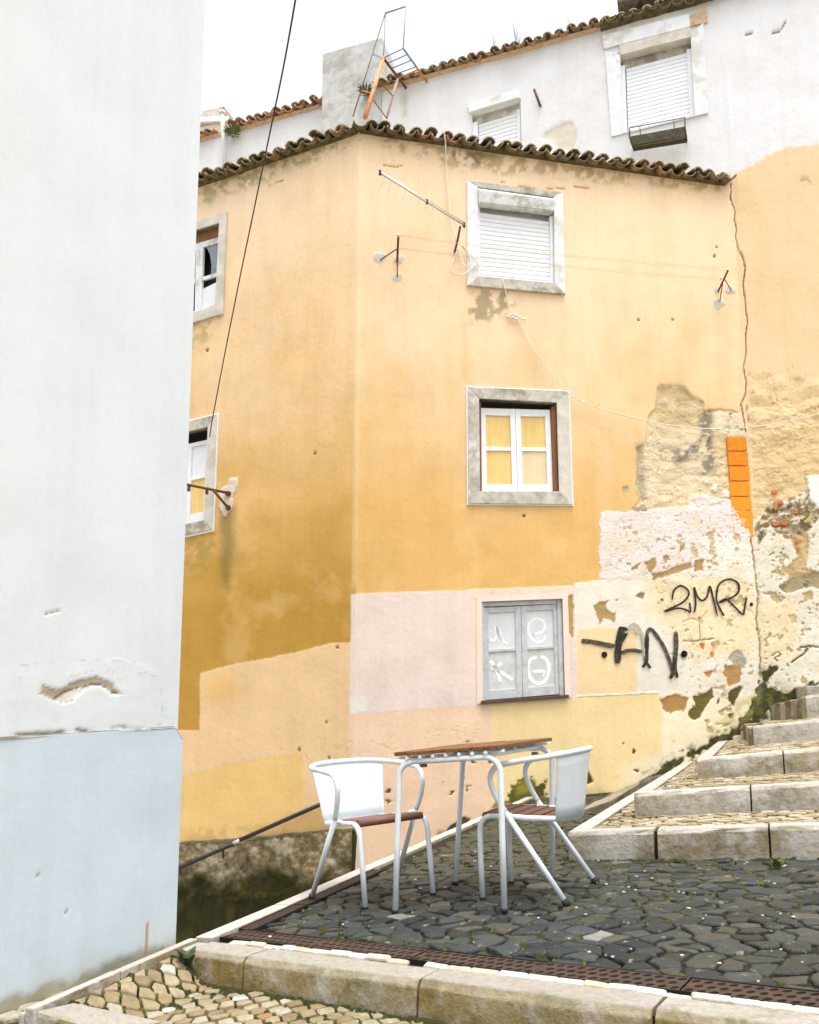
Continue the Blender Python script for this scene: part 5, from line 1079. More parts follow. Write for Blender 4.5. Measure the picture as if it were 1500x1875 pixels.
# row of white setts behind the kerb, and the rusty drain
rng = np.random.default_rng(5); s_ = 0.06; s_end = jo[-1] + 1.5
while s_ < s_end:
    L = rng.uniform(0.075, 0.115)
    if not (float(np.dot((terr(716, 1763) - K0)[:2], kd)) < s_ < float(np.dot((terr(768, 1768) - K0)[:2], kd))):
        m = MB(); P = [kpt(s_ + 0.005, wk + 0.009)[:2], kpt(s_ + L - 0.006 + 0.015, wk + 0.009)[:2], kpt(s_ + L - 0.006, wsett - 0.005)[:2], kpt(s_ - 0.010, wsett - 0.005)[:2]]
        stone_block(m, P, lambda x, y: TZ(x, y) + 0.008, 0.04, 0.010, rng, 0.003, 0.015, 0.003); obj('sett', m.mesh('sett'), MAT['whitesett'], terrace)
    s_ += L
def grate_mesh(L, W, nx, ny):
    m = MB(); cx, cy = L / nx, W / ny; t_ = 0.022
    vs = []; 
    for j in range(ny):
        for i in range(nx):
            ox = (i + (0.5 if j % 2 else 0.0)) * cx; oy = j * cy
            if j % 2 and i == nx - 1: continue
            R = [(ox, oy), (ox + cx / 2, oy), (ox + cx, oy), (ox + cx, oy + cy / 2), (ox + cx, oy + cy), (ox + cx / 2, oy + cy), (ox, oy + cy), (ox, oy + cy / 2)]
            c = (ox + cx / 2, oy + cy / 2); H = [(c[0] + cx * 0.33 * math.cos(q) + cy * 0.12 * math.sin(q), c[1] + cy * 0.34 * math.sin(q)) for q in [math.radians(225 + 45 * k) for k in range(8)]]
            V = [(x, y, 0) for x, y in R] + [(x, y, 0) for x, y in H] + [(x, y, -t_) for x, y in H]
            m.add(V, [(k, (k + 1) % 8, 8 + (k + 1) % 8, 8 + k) for k in range(8)] + [(8 + k, 8 + (k + 1) % 8, 16 + (k + 1) % 8, 16 + k) for k in range(8)])
    for j in range(1, ny, 2):
        for x0 in (0, L - cx / 2): m.add([(x0, j * cy, 0), (x0 + cx / 2, j * cy, 0), (x0 + cx / 2, (j + 1) * cy, 0), (x0, (j + 1) * cy, 0)], [(0, 1, 2, 3)])
    return m.mesh('grate')
def drain(P, x, y, length, W, label, name='drain_channel', nx=13):
    root = empty(name, P, label=label, cat='drain')
    gm = grate_mesh(0.5, W - 0.008, nx, 3); gm.materials.append(MAT['drain']); n = int(math.ceil(length / 0.505))
    z = np.cross(x, y); 
    for i in range(n):
        o = bpy.data.objects.new('grate', gm); COL.objects.link(o); o.parent = root; o.matrix_parent_inverse = Matrix.Translation(root.location).inverted()
        p = P + x * (i * 0.505) + y * 0.004 + z * (0.002 * (i % 2))
        o.matrix_basis = Matrix(((x[0], y[0], z[0], p[0]), (x[1], y[1], z[1], p[1]), (x[2], y[2], z[2], p[2]), (0, 0, 0, 1)))
    m = MB(); L = n * 0.505; Q = [P, P + x * L, P + x * L + y * W, P + y * W]; m.add([q - z * 0.0215 for q in Q] , [(0, 1, 2, 3)]); 
    m.hexa([P - z * 0.03 + y * -0.002, P + x * L - z * 0.03 - y * 0.002, P + x * L - z * 0.03 + y * 0.004, P - z * 0.03 + y * 0.004, P + z * 0.003 - y * 0.002, P + x * L + z * 0.003 - y * 0.002, P + x * L + z * 0.003 + y * 0.004, P + z * 0.003 + y * 0.004])
    m.hexa([P - z * 0.03 + y * (W - 0.004), P + x * L - z * 0.03 + y * (W - 0.004), P + x * L - z * 0.03 + y * (W + 0.002), P - z * 0.03 + y * (W + 0.002), P + z * 0.003 + y * (W - 0.004), P + x * L + z * 0.003 + y * (W - 0.004), P + x * L + z * 0.003 + y * (W + 0.002), P + z * 0.003 + y * (W + 0.002)])
    m.build('channel', MAT['hole'], root)
def tdir(v): v = np.array([v[0], v[1], TZ(v[0], v[1]) - TZ(0, 0)]); return v / np.linalg.norm(v)
def isect(p, d, q, e): t_ = cross2(q - p, e) / cross2(d, e); return p + d * t_
cornerD = isect(kpt(0, wsett)[:2], kd, bpt(0, WB + 0.005)[:2], bd)
cD = np.array([cornerD[0], cornerD[1], TZ(*cornerD) + 0.003])
drain(cD, tdir(kd), tdir(kp), 2.9, float(wdr - wsett), 'rusty slotted iron drain running along the front kerb')
c2 = isect(kpt(0, wdr + 0.004)[:2], kd, bpt(0, WB + 0.005)[:2], bd); c2 = np.array([c2[0], c2[1], TZ(*c2) + 0.003])
yb = -tdir(bp)
PB = c2 + tdir(bp) * WD
drain(PB, tdir(bd), yb, 1.5, WD, 'rusty slotted iron drain along the white border behind the chairs', nx=26)

# white border along the side stairs
border = tag(empty('border', bpt(0, 0)), kind='structure')
js = [balong(terr(x, y)) for x, y in ((50, 1852), (205, 1783), (345, 1722), (487, 1660), (655, 1586), (780, 1530))] + [5.0, 6.2, 7.1]
for i in range(len(js) - 1):
    WB_ = WBL if js[i] < balong(terr(340, 1724)) - 0.05 else WB
    for q0, q1, zz, mt in ((0.0, WB_ * 0.34, -0.012, 'worn' if i % 2 else 'border'), (WB_ * 0.34 + 0.003, WB_, 0.012, 'border')):
        a, b = js[i] + 0.003, js[i + 1] - 0.003; m = MB(); e = RNG.normal(0, 0.002, 2)
        m.hexa([bpt(a, q0, -0.25), bpt(a, q1, -0.25), bpt(b, q1, -0.25), bpt(b, q0, -0.25), bpt(a, q0, zz + e[0]), bpt(a, q1, zz + e[0]), bpt(b, q1, zz + e[1]), bpt(b, q0, zz + e[1])]); m.build('border_stone', MAT[mt], border, bevel=0.006)
rw = MB(); rw.hexa([bpt(-1, 0.01, -1.6), bpt(-1, 0.1, -1.6), bpt(7.1, 0.1, -1.6), bpt(7.1, 0.01, -1.6), bpt(-1, 0.01, -0.24), bpt(-1, 0.1, -0.24), bpt(7.1, 0.1, -0.24), bpt(7.1, 0.01, -0.24)]); rw.build('retaining_wall', MAT['moss'], border)
# ground strip between border and near wall, with a few cobbles
gs = MB(); q_ = [bpt(-1.6, -0.004, -0.05), bpt(0.02, -0.004, -0.05), PN.pt((-0.02, 0), 0.0), PN.pt((2.2, 0), 0.0)]
q_[2][2] = TZ(q_[2][0], q_[2][1]) - 0.05; q_[3][2] = TZ(q_[3][0], q_[3][1]) - 0.05
gs.add(q_, [(0, 1, 2, 3)]); strip = tag(gs.build('gutter', MAT['earth_pale'], None), kind='structure')
reg = [[q_[0][:2], q_[1][:2], q_[2][:2], q_[3][:2]]]
pave(cells(reg, bd, 0.10, 0.075, 0.12, 0.012, seed=31), lambda x, y: TZ(x, y) - 0.028, 'cobble', MAT['cobble'], strip, 0.05, 0.014, 32)

# dark basalt paving of the terrace
S1c = terr(1040, 1577)
inner = WB + WD + 0.012
regB = [[kpt(-0.2, wdr + 0.01)[:2], kpt(2.95, wdr + 0.01)[:2], np.array([3.0, S1c[1] + 0.25]), np.array([S1c[0] + 0.05, S1c[1] + 0.03])[:2], bpt(balong(S1c) + 0.0, inner)[:2], bpt(0.0, inner)[:2]]]
cb = isect(kpt(0, wdr + 0.01)[:2], kd, bpt(0, inner)[:2], bd)
sB, bB = np.array([S1c[0] - 0.02, S1c[1] + 0.02]), bpt(balong(S1c), inner)[:2]
regB = [[cb, kpt(2.95, wdr + 0.01)[:2], np.array([3.0, S1c[1] + 0.3]), sB], [cb, sB, bB], [bB, sB, np.array([S1c[0] + 1.0, S1c[1] + 2.2]), np.array([2.3, 9.2]), bpt(6.2, inner)[:2]]]
cB = cells(regB, kd + np.array([0.0, 0.15]), 0.120, 0.094, 0.26, 0.012, seed=41, seams={(0, 3), (1, 0), (1, 1), (2, 0)})
def szkey(q):
    y = max(q[0][1], 0.5); return y
pave(cB, lambda x, y: TZ(x, y), 'paving_stone', MAT['basalt'], terrace, 0.05, 0.010, 42, 290, 'paving_stones', szkey, 0.002, 0.035, 0.009)

# lower path: small pale cobbles in front of the kerb, and the next kerb down
a1 = isect(kpt(0, -0.018)[:2], kd, bpt(0, WBL + 0.010)[:2], bd); aa = bpt(balong(terr(135, 1834)), WBL + 0.010)[:2]
aC = terr(290, 1869, -0.09)[:2]; aM = kpt(0.25, -0.018)[:2]
regL = [[a1, aM, aC], [a1, aC, aa], [aM, kpt(2.4, -0.018)[:2], kpt(2.4, -0.66)[:2], aC]]
cL = cells(regL, bd, 0.080, 0.052, 0.09, 0.009, seed=51, seams={(0, 1), (0, 2), (1, 0), (2, 3)})
pave(cL, zlow, 'cobble', MAT['cobble'], lower, 0.05, 0.006, 52, 290, 'cobbles', None, 0.001, 0.03, 0.0025)
m = MB(); A_, B_, C_, D_ = terr(60, 1851, 0.0), terr(135, 1834, 0.0), terr(300, 1869, -0.10), terr(215, 1896, -0.10)
m.hexa([A_ - (0, 0, .3), D_ - (0, 0, .3), C_ - (0, 0, .3), B_ - (0, 0, .3), A_, D_, C_, B_]); m.build('kerb_stone', MAT['kerb'], kerb, bevel=0.012)

# ------------------------------------------------------------------ the steps on the right
def vplane(P, d, px, py):                              # ray against the vertical plane through P along d
    n = np.array([d[1], -d[0], 0.0]); return on_plane(px, py, P, n / np.linalg.norm(n))
sc = terr(1040, 1577); sr = terr(1500, 1573); sdir = (sr - sc)[:2]; sdir /= np.linalg.norm(sdir); print('step dir', sdir)
STEP = []
spec = [  # corner px x, top y, base y, plan depth, right-end top y at x=1500, base y, joints px, back-left px on the wall
    (1043, 1525, 1577, None, 1512, 1573, [1200, 1409], (1213, 1420)),
    (1161, 1453, 1497, 5.80, 1434, 1487, [1375], (1252, 1396)),
    (1277, 1390, 1430, 6.75, 1371, 1420, [1435], (1315, 1358)),
    (1380, 1330, 1368, 8.10, 1318, 1362, [], (1366, 1325)),
    (1477, 1275, 1310, 9.00, 1272, 1308, [], (1413, 1290)),
]
zs_prev = None
for k, (cx, ty, by_, Yd, rty, rby, joints, back) in enumerate(spec):
    base_pt = sc if Yd is None else at_depth(cx, by_, Yd)
    C = vplane(base_pt, sdir, cx, ty); C = np.array([base_pt[0], base_pt[1], at_depth(cx, ty, base_pt[1])[2]])
    Rt = vplane(base_pt, sdir, 1500, rty); Rb = vplane(base_pt, sdir, 1500, rby)
    G = PF.at(*back) if back[0] < 1392 else PW.at(*back)
    u = Rt - C; v = G - C; n = np.cross(u, v); n /= np.linalg.norm(n)
    if n[2] < 0: n = -n
    def zt(x, y, C=C, n=n): return C[2] - (n[0] * (x - C[0]) + n[1] * (y - C[1])) / n[2]
    zb = base_pt[2]
    step = MB(); gd_ = (G - C)[:2]; gl = np.linalg.norm(gd_); gd_ = gd_ / gl; sn = np.array([-sdir[1], sdir[0]])
    if sn[1] < 0: sn = -sn
    def q3(s, t_, dz=0.0, C=C, gd_=gd_, zt=zt):       # s along the front, t_ along the left edge
        p = C[:2] + sdir * s + gd_ * t_; return np.array([p[0], p[1], zt(*p) + dz])
    Ls = 4.8 - C[0] if k < 4 else 1.0
    body = [q3(0.05, 0.05, -0.012), q3(Ls, 0.05, -0.012), q3(Ls, gl + 0.5, -0.012), q3(0.05, gl + 0.2, -0.012)]
    step.hexa([p - (0, 0, 0.55) for p in body] + body)
    stp = tag(step.build('step', MAT['earth_pale'], None), kind='structure')
    js_ = [0.0] + [float(np.dot((vplane(base_pt, sdir, x, ty) - C)[:2], sdir)) for x in joints]
    js_.append(float(np.dot((Rt - C)[:2], sdir)) + (0.25 if joints and len(joints) > 1 else 0.15)); js_ += [js_[-1] + 0.9, js_[-1] + 1.9]
    kw = 0.17
    for i in range(len(js_) - 1):
        a, b = js_[i] + (0.011 if k == 0 and i == 1 else 0.005), min(js_[i + 1] - (0.011 if k == 0 and i == 0 else 0.005), Ls + 0.3)
        if b - a < 0.05: continue
        m = MB(); o = RNG.normal(0, 0.006, 3); nn = max(3, int((b - a) / 0.12)); vs = []
        tt = kw / max(0.3, abs(float(np.dot(gd_, sn))))
        for c_ in range(nn + 1):
            s_ = a + (b - a) * c_ / nn; wv = 0.018 * (float(fbm(s_ * 9 + k * 5, 3.0, 8, 3)) - 0.5); w2_ = 0.026 * (float(vnoise(s_ * 8 + k * 3, 7.0, 9)) - 0.5)
            f0, f1 = q3(s_, 0), q3(s_, tt); fr_ = np.array([sn[0], sn[1], 0]); H = f0[2] - zb + 0.10
            vs += [f0 - (0, 0, H) + fr_ * (o[0] + w2_), f0 - (0, 0, 0.09) + fr_ * (o[0] + w2_ - 0.004), f0 - (0, 0, 0.022 + wv) + fr_ * (o[0] + w2_), f0 + fr_ * (o[0] + 0.018) + (0, 0, o[1] * 0.4 + 0.003), f1 + (0, 0, 0.002), f1 - (0, 0, H)]
        q = 6; m.add(vs, [(c_ * q + j, c_ * q + (j + 1) % q, (c_ + 1) * q + (j + 1) % q, (c_ + 1) * q + j) for c_ in range(nn) for j in range(q)] + [tuple(range(q)), tuple(nn * q + j for j in range(q))[::-1]])
        m.build('kerb_stone', MAT['step'], stp, bevel=0.006)
    # stones along the left edge
    t0 = kw / max(0.3, abs(float(np.dot(gd_, sn)))) + 0.006; tw = 0.11 / max(0.3, abs(float(cross2(gd_, sdir)))); tcur = t0
    if k < 3:
        while tcur < gl + 0.1:
            te = min(tcur + 1.0 + 0.3 * RNG.random(), gl + 0.12); m = MB(); P = [q3(0.0, tcur), q3(tw, tcur), q3(tw, te - 0.006), q3(0.0, te - 0.006)]
            m.hexa([p - (0, 0, 0.3) for p in P] + [p + (0, 0, 0.002) for p in P]); m.build('border_stone', MAT['step'], stp, bevel=0.005); tcur = te
    else:
        nsl = 3 if k == 3 else 6
        for i in range(nsl):
            ta, tb = 0.02 + (gl - 0.02) * i / nsl, 0.02 + (gl - 0.02) * (i + 1) / nsl - 0.012; m = MB(); hv = 0.02 * RNG.random(); P = [q3(-0.02 - 0.02 * RNG.random(), ta), q3(0.12, ta), q3(0.12, tb), q3(-0.02 - 0.02 * RNG.random(), tb)]
            m.hexa([p - (0, 0, 0.5) for p in P] + [p - (0, 0, hv) for p in P]); m.build('kerb_stone', MAT['step'] if i % 2 else MAT['worn'], stp, bevel=0.012)
    STEP.append((C, gd_, gl, zt, sn, base_pt))
    x0 = tw + 0.008 if k < 3 else 0.13
    reg = [[q3(x0, t0)[:2], q3(min(Ls, 3.4), t0)[:2], q3(min(Ls, 3.4), min(gl, 1.9) if k == 0 else gl)[:2], q3(x0, gl)[:2]]]
    if k < 3:
        cl = cells(reg, sdir, 0.094, 0.074, 0.12, 0.017, seed=60 + k)
        pave(cl, zt, 'cobble', MAT['cobble'], stp, 0.04, 0.007, 70 + k, 280 if k < 2 else 0, 'cobbles', lambda q: max(0, project([[q[0][0], q[0][1], 0.3]])[0][0] - 1480) * 0.02 + q[0][1], 0.003, 0.03, 0.003)
    elif k == 3:
        pave(cells(reg, sdir, 0.12, 0.09, 0.12, 0.014, seed=60 + k), zt, 'cobble', MAT['cobble'], stp, 0.04, 0.015, 70 + k, 0, 'cobbles', None, 0.006, 0.04, 0.004)
blk6 = MB(); P6 = at_depth(1478, 1256, 9.55); blk6.hexa([P6 + np.array(d) for d in ((0, 0, -.6), (1.2, -.25, -.6), (1.2, .6, -.6), (0.1, .6, -.6), (0, 0, 0), (1.2, -.25, 0.02), (1.2, .6, 0.02), (0.1, .6, 0))]); s6 = tag(blk6.build('step', MAT['step'], None, bevel=0.012), kind='structure')
# worn gutter slabs between the terrace and the foot of the wall
g0 = STEP[0]; gut = MB()
wl_ = [PF.at(905, 1497), PF.at(1000, 1480), PF.at(1112, 1456), PF.at(1165, 1440), PF.at(1213, 1421)]
gw = tag(empty('wall_gutter', wl_[0]), kind='structure')
fr_ = [terr(925, 1500), terr(1000, 1492), terr(1060, 1490), terr(1118, 1470, 0.06), terr(1190, 1424, 0.19)]
for i in range(4):
    for j in range(2):
        f0, f1 = j / 2 + 0.01, (j + 1) / 2 - 0.015; m = MB()
        P = [fr_[i] + (wl_[i] - fr_[i]) * f0, fr_[i + 1] + (wl_[i + 1] - fr_[i + 1]) * f0, fr_[i + 1] + (wl_[i + 1] - fr_[i + 1]) * f1, fr_[i] + (wl_[i] - fr_[i]) * f1]
        dz = np.array([0, 0, 0.012 + 0.01 * RNG.random()]); m.hexa([p - (0, 0, .2) for p in P] + [p + dz for p in P]); m.build('slab', MAT['worn'], gw, bevel=0.012)

# ------------------------------------------------------------------ table and chairs
def posed(name, x, y, yaw, **k):
    n = Vector(TN); fx = Vector((math.cos(yaw), math.sin(yaw), 0)); fx = (fx - n * fx.dot(n)).normalized(); ly = n.cross(fx)
    o = empty(name, (x, y, TZ(x, y) + 0.003), **k); o['posed'] = True
    Mx = Matrix(((fx.x, ly.x, n.x), (fx.y, ly.y, n.y), (fx.z, ly.z, n.z))); o.rotation_mode = 'QUATERNION'; o.rotation_quaternion = Mx.to_quaternion()
    return o
tF = [terr(724, 1672), terr(924, 1670), terr(1012, 1611), terr(834, 1619)]                  # the four feet
tA_, tB_, tC_ = at_depth(721, 1378, 4.07), at_depth(912, 1365, 3.925), at_depth(1012, 1350.5, 4.56)   # three corners of the table top
TW, TD = float(np.linalg.norm(tB_ - tA_)), float(np.linalg.norm(tC_ - tB_)); tx_ = (tB_ - tA_) / TW; ty_ = (tC_ - tB_) / TD; tz_ = np.cross(tx_, ty_); tz_ /= np.linalg.norm(tz_); tax = (tx_, ty_, tz_)
table = empty('cafe_table', tF[0], label='square wooden slat table with white tubular legs between the two chairs', cat='table')
def TL(x, y, z): return tA_ + tx_ * x + ty_ * y + tz_ * z          # z is 0 at the top surface
rt = 0.0145; fz = -0.050
for (x, y, sx, fo) in ((0.008, 0.02, 1, 0), (TW - 0.008, 0.02, -1, 1), (TW - 0.008, TD - 0.02, -1, 2), (0.008, TD - 0.02, 1, 3)):
    foot = tF[fo] + np.array([0, 0, 0.004]); k_ = TL(x, y, fz - 0.075)
    lg = MB().tube([foot, foot * 0.5 + k_ * 0.5, k_] + [TL(x + sx * 0.075 * (1 - math.cos(q)), y, fz - 0.075 + 0.075 * math.sin(q)) for q in np.linspace(0.2, math.pi / 2, 7)], rt, 14).build('leg', MAT['metal'], table)
    MB().tube([foot - (0, 0, 0.006), foot + (0, 0, 0.012)], rt + 0.002, 12).build('rubber_foot', MAT['rubber'], lg)
for y in (0.02, TD - 0.02): MB().tube([TL(0.082, y, fz), TL(TW - 0.082, y, fz)], rt, 12).build('rail', MAT['metal'], table)
for x in (0.08, TW - 0.08): MB().box(TL(x, TD / 2, fz + 0.003), 0.03, TD - 0.07, 0.018, tax).build('side_rail', MAT['metal'], table, bevel=0.003)
for y in (0.06, TD - 0.06): MB().box(TL(TW / 2, y, fz + 0.020), TW, 0.028, 0.012, tax).build('cross_bar', MAT['metal'], table, bevel=0.002)
for x, y in ((0.12, 0.05), (TW - 0.06, 0.06), (TW - 0.06, TD - 0.12), (0.1, TD - 0.1)): MB().box(TL(x, y, fz - 0.024), 0.03, 0.018, 0.016, tax).build('bracket', MAT['worn'], table, bevel=0.002)
ns = 8; sw = TW / ns
for i in range(ns):
    MB().box(TL((i + 0.5) * sw, TD / 2, -0.0095 + RNG.normal(0, 0.0006)), sw - 0.006, TD + 0.012 * RNG.random(), 0.019, tax).build('slat', MAT['tablewood'], table, bevel=0.003)
    if i > 0: MB().tube([TL(i * sw, 0.0, fz + 0.020), TL(i * sw, 0.018, fz + 0.020)], 0.0095, 10).build('bolt_cap', MAT['metal'], table)

ff, bf, rr, br_, sh, ax_, az_, bkx, bkz, ab_, cx_, ss_ = 0.248, 0.207, 0.193, 0.268, 0.400, 0.136, 0.585, 0.290, 0.700, 0.266, 0.062, 0.215
TR = 0.0140
def U(a, xc, ra, rb, z0, z1):                          # squarish half-ellipse round the back, a from -pi/2 to pi/2
    c, s = math.cos(a), math.sin(a); return (xc - ra * max(c, 0.0) ** 0.78, rb * math.copysign(abs(s) ** 0.78, s), z0 + (z1 - z0) * c)
def chair(x, y, yaw, label):
    r = posed('cafe_chair', x, y, yaw, label=label, cat='chair', group='white metal chairs at the table')
    cyl = lambda p, n=10: smooth_path(p, n)
    top = [U(a, -0.06, bkx - 0.06, ab_, 0.672, bkz) for a in np.linspace(-math.pi / 2, math.pi / 2, 21)]
    def loop(s): return [(0.045, ab_ * s * 0.995, 0.658), (0.09, ab_ * s, 0.648), (0.122, ab_ * s, 0.622), (ax_, ab_ * s * 0.995, az_), (0.128, 0.264 * s, 0.535), (0.105, 0.260 * s, 0.48), (cx_ + 0.012, 0.254 * s, 0.425)]
    L = loop(-1)[::-1] + [(-0.0, -ab_, 0.664)] + top + [(-0.0, ab_, 0.664)] + loop(1)
    MB().tube(cyl(L, 4), TR, 12).build('armrest', MAT['metal'], r)
    for s in (-1, 1):
        a, b = np.array([cx_ + 0.012, 0.254 * s, 0.425]), np.array([-rr, br_ * s, 0.012]); d = (b - a) / np.linalg.norm(b - a)
        lg = MB().tube([a, b], TR, 12).build('leg', MAT['metal'], r)
        MB().tube([b - d * 0.012, b + d * 0.022], TR + 0.0045, 12).build('rubber_foot', MAT['rubber'], lg)
        fl = [(ff, bf * s, 0.004), (ff - 0.006, bf * s, 0.20), (ff - 0.014, bf * s, 0.335)] + [(ff - 0.016 - 0.06 * (1 - math.cos(q)), bf * s, 0.340 + 0.06 * math.sin(q)) for q in np.linspace(0.2, math.pi / 2, 7)]
        lf = MB().tube(fl, TR, 12).build('leg', MAT['metal'], r)
        MB().tube([(ff, bf * s, -0.002), (ff, bf * s, 0.010)], TR + 0.002, 12).build('rubber_foot', MAT['rubber'], lf)
        MB().tube([(cx_ - 0.0, (bf + 0.006) * s, 0.405), (cx_ + 0.004, 0.254 * s, 0.412)], 0.012, 8).build('joint', MAT['metal'], r)
    seatU = [(ff - 0.077, -bf, 0.400), (0.05, -bf - 0.003, 0.396)] + [U(a, -0.02, ss_ - 0.02, bf + 0.006, 0.390, 0.376) for a in np.linspace(-math.pi / 2, math.pi / 2, 17)] + [(0.05, bf + 0.003, 0.396), (ff - 0.077, bf, 0.400)]
    MB().tube(cyl(seatU, 3), TR, 12).build('seat_frame', MAT['metal'], r)
    xs = [(-0.145, -0.083), (-0.078, -0.014), (-0.009, 0.055), (0.060, 0.124), (0.129, 0.193)]
    for i, (xa, xb) in enumerate(xs):
        hw = bf - 0.012 if xa > -0.02 else (bf + 0.0) * math.sqrt(max(0.1, 1 - ((xa + 0.02) / (ss_ - 0.02)) ** 2)) - 0.012
        MB().box(((xa + xb) / 2, 0, 0.409 + 0.075 * ((xa + xb) / 2 - 0.16)), xb - xa, 2 * hw, 0.017).build('slat', MAT['seatwood'], r, bevel=0.005)
    m = MB(); m.tube([(0.205, -bf + 0.012, 0.402), (0.205, bf - 0.012, 0.402)], 0.0185, 12); m.build('slat', MAT['seatwood'], r)
    pn = MB(); vs = []; N = 26; am = math.radians(57); H = 5
    for side in (0, 1):
        for j in range(H + 1):
            f = j / H
            for i in range(N + 1):
                a = -am + 2 * am * i / N
                lo_ = np.array(U(a, -0.035, ss_ - 0.035 + 0.014, bf + 0.012, 0.376, 0.372)); hi = np.array(U(a, -0.06, bkx - 0.06, ab_, 0.668, bkz))
                p = lo_ + (hi - lo_) * f; dr = np.array([p[0] + 0.05, p[1], 0]); dr /= np.linalg.norm(dr) + 1e-9
                vs.append(p - dr * 0.003 * side)
    W_ = N + 1; T0 = (H + 1) * W_; fs = []
    for j in range(H):
        for i in range(N):
            q = j * W_ + i; fs += [(q, q + 1, q + W_ + 1, q + W_), (T0 + q, T0 + q + W_, T0 + q + W_ + 1, T0 + q + 1)]
    for j in range(H): fs += [(j * W_, (j + 1) * W_, T0 + (j + 1) * W_, T0 + j * W_), (j * W_ + N, T0 + j * W_ + N, T0 + (j + 1) * W_ + N, (j + 1) * W_ + N)]
    for i in range(N): fs += [(i, T0 + i, T0 + i + 1, i + 1), (H * W_ + i, H * W_ + i + 1, T0 + H * W_ + i + 1, T0 + H * W_ + i)]
    pn.add(vs, fs, True); pn.build('backrest', MAT['metal'], r)
    return r
chair(-0.187, 4.507, -0.967, 'white metal armchair at the border side of the table, its back to the handrail')
chair(0.678, 4.298, 2.672, 'white metal armchair beside the stone steps, its backrest towards them and seat slats showing')

# ------------------------------------------------------------------ fittings on the walls
# handrail of the side stairs
hr = empty('handrail', PL.at(605, 1465, 0.12), label='dark steel handrail sloping down across the mossy stone base', cat='handrail')
MB().tube([PL.at(607, 1464, 0.14), PL.at(440, 1538, 0.14)], 0.024, 10).build('rail', MAT['black'], hr)
MB().tube([PL.at(440, 1539, 0.14), PL.at(428, 1544, 0.14)], 0.022, 10).build('collar', MAT['alu'], hr)
MB().tube([PL.at(428, 1545, 0.14), PL.at(300, 1602, 0.14)], 0.024, 10).build('rail', MAT['black'], hr)
for x, y in ((606, 1466), (408, 1556)):
    MB().tube([PL.at(x, y, 0.14), PL.at(x + 1, y + 14, 0.08), PL.at(x + 1, y + 16, -0.01)], 0.011, 8).build('bracket', MAT['black'], hr)
# television aerial
MAT['line'] = simple('faded_line', (0.66, 0.47, 0.25), 0.8)
an = empty('aerial', PF.at(840, 440, 0.05), label='slim aerial boom sloping across the wall beside the shuttered top window', cat='aerial')
tA, tB = PF.at(850, 412, 0.28), PF.at(696, 316, 0.62)
MB().tube([tA, tB], 0.013, 8).build('boom', MAT['alu'], an)
MB().tube([tA + (0, 0, 0.035), tB + (0, 0, 0.02)], 0.006, 6).build('boom', MAT['alu'], an)
for f in (0.0, 0.455, 1.0): MB().box(tA + (tB - tA) * f, 0.03, 0.03, 0.05).build('clamp', MAT['darkwood'], an)
bdv = (tB - tA) / np.linalg.norm(tB - tA); pv = np.cross(bdv, PF.n); pv /= np.linalg.norm(pv)
for i, f in enumerate(np.linspace(0.12, 0.95, 11)):
    L = 0.13 + 0.012 * i; p = tA + (tB - tA) * f; MB().tube([p - pv * L * 0.9 + PF.n * 0.05, p, p + pv * L - PF.n * 0.03], 0.0019, 6).build('element', MAT['line'], an)
MB().tube([PF.at(843, 414, 0.27), PF.at(838, 440, 0.2), PF.at(833, 461, 0.03)], 0.014, 8).build('mast', MAT['rust'], an)
MB().tube([PF.at(833, 461, 0.03), PF.at(833, 461, -0.03)], 0.02, 8).build('wall_plate', MAT['flake'], an)
# clothes-line brackets and lines
cl1 = empty('line_bracket', PF.at(728, 470), label='rusty clothes line bracket left of the aerial on the orange wall', cat='bracket', group='clothes line brackets')
MB().tube([PF.at(729.5, 432, 0.42), PF.at(727.5, 479, 0.0)], 0.013, 8).build('arm', MAT['rust'], cl1)
MB().tube([PF.at(728, 455, 0.22), PF.at(695, 477, -0.01)], 0.007, 8).build('stay', MAT['rust'], cl1)
MB().tube([PF.at(728.3, 462, 0.16), PF.at(727.5, 510, -0.01)], 0.006, 8).build('stay', MAT['rust'], cl1)
MB().tube([PF.at(729.5, 428.5, 0.44), PF.at(729.5, 433, 0.42)], 0.018, 10).build('ring', MAT['alu'], cl1)
cl2 = empty('line_bracket', PF.at(1318, 535), label='thin three legged clothes line bracket near the long wall crack', cat='bracket', group='clothes line brackets')
MB().tube([PF.at(1333, 496, 0.42), PF.at(1315, 534, -0.01)], 0.012, 8).build('arm', MAT['rust'], cl2)
MB().tube([PF.at(1326, 509, 0.26), PF.at(1340, 533, -0.01)], 0.006, 8).build('stay', MAT['rust'], cl2)
MB().tube([PF.at(1324, 515, 0.22), PF.at(1318, 555, -0.01)], 0.006, 8).build('stay', MAT['rust'], cl2)
for x, y in ((1333, 494), (1321, 509)): MB().tube([PF.at(x, y - 2, 0.42), PF.at(x, y + 2, 0.40)], 0.014, 10).build('ring', MAT['alu'], cl2)
clo = empty('clothes_line', PF.at(1030, 480, 0.42), label='faint clothes lines stretched across the wall between the two brackets', cat='clothes line')
for (xa, ya, xb, yb_, o) in ((730, 430, 1332, 491, 0.42), (730, 432, 1332, 495, 0.40), (729, 453, 1323, 509, 0.25), (729, 455, 1321, 513, 0.24)):
    pts = [PF.at(xa + (xb - xa) * f, ya + (yb_ - ya) * f + 5 * 4 * f * (1 - f), o) for f in np.linspace(0, 1, 13)]; MB().tube(pts, 0.0020, 5).build('line', MAT['line'], clo)
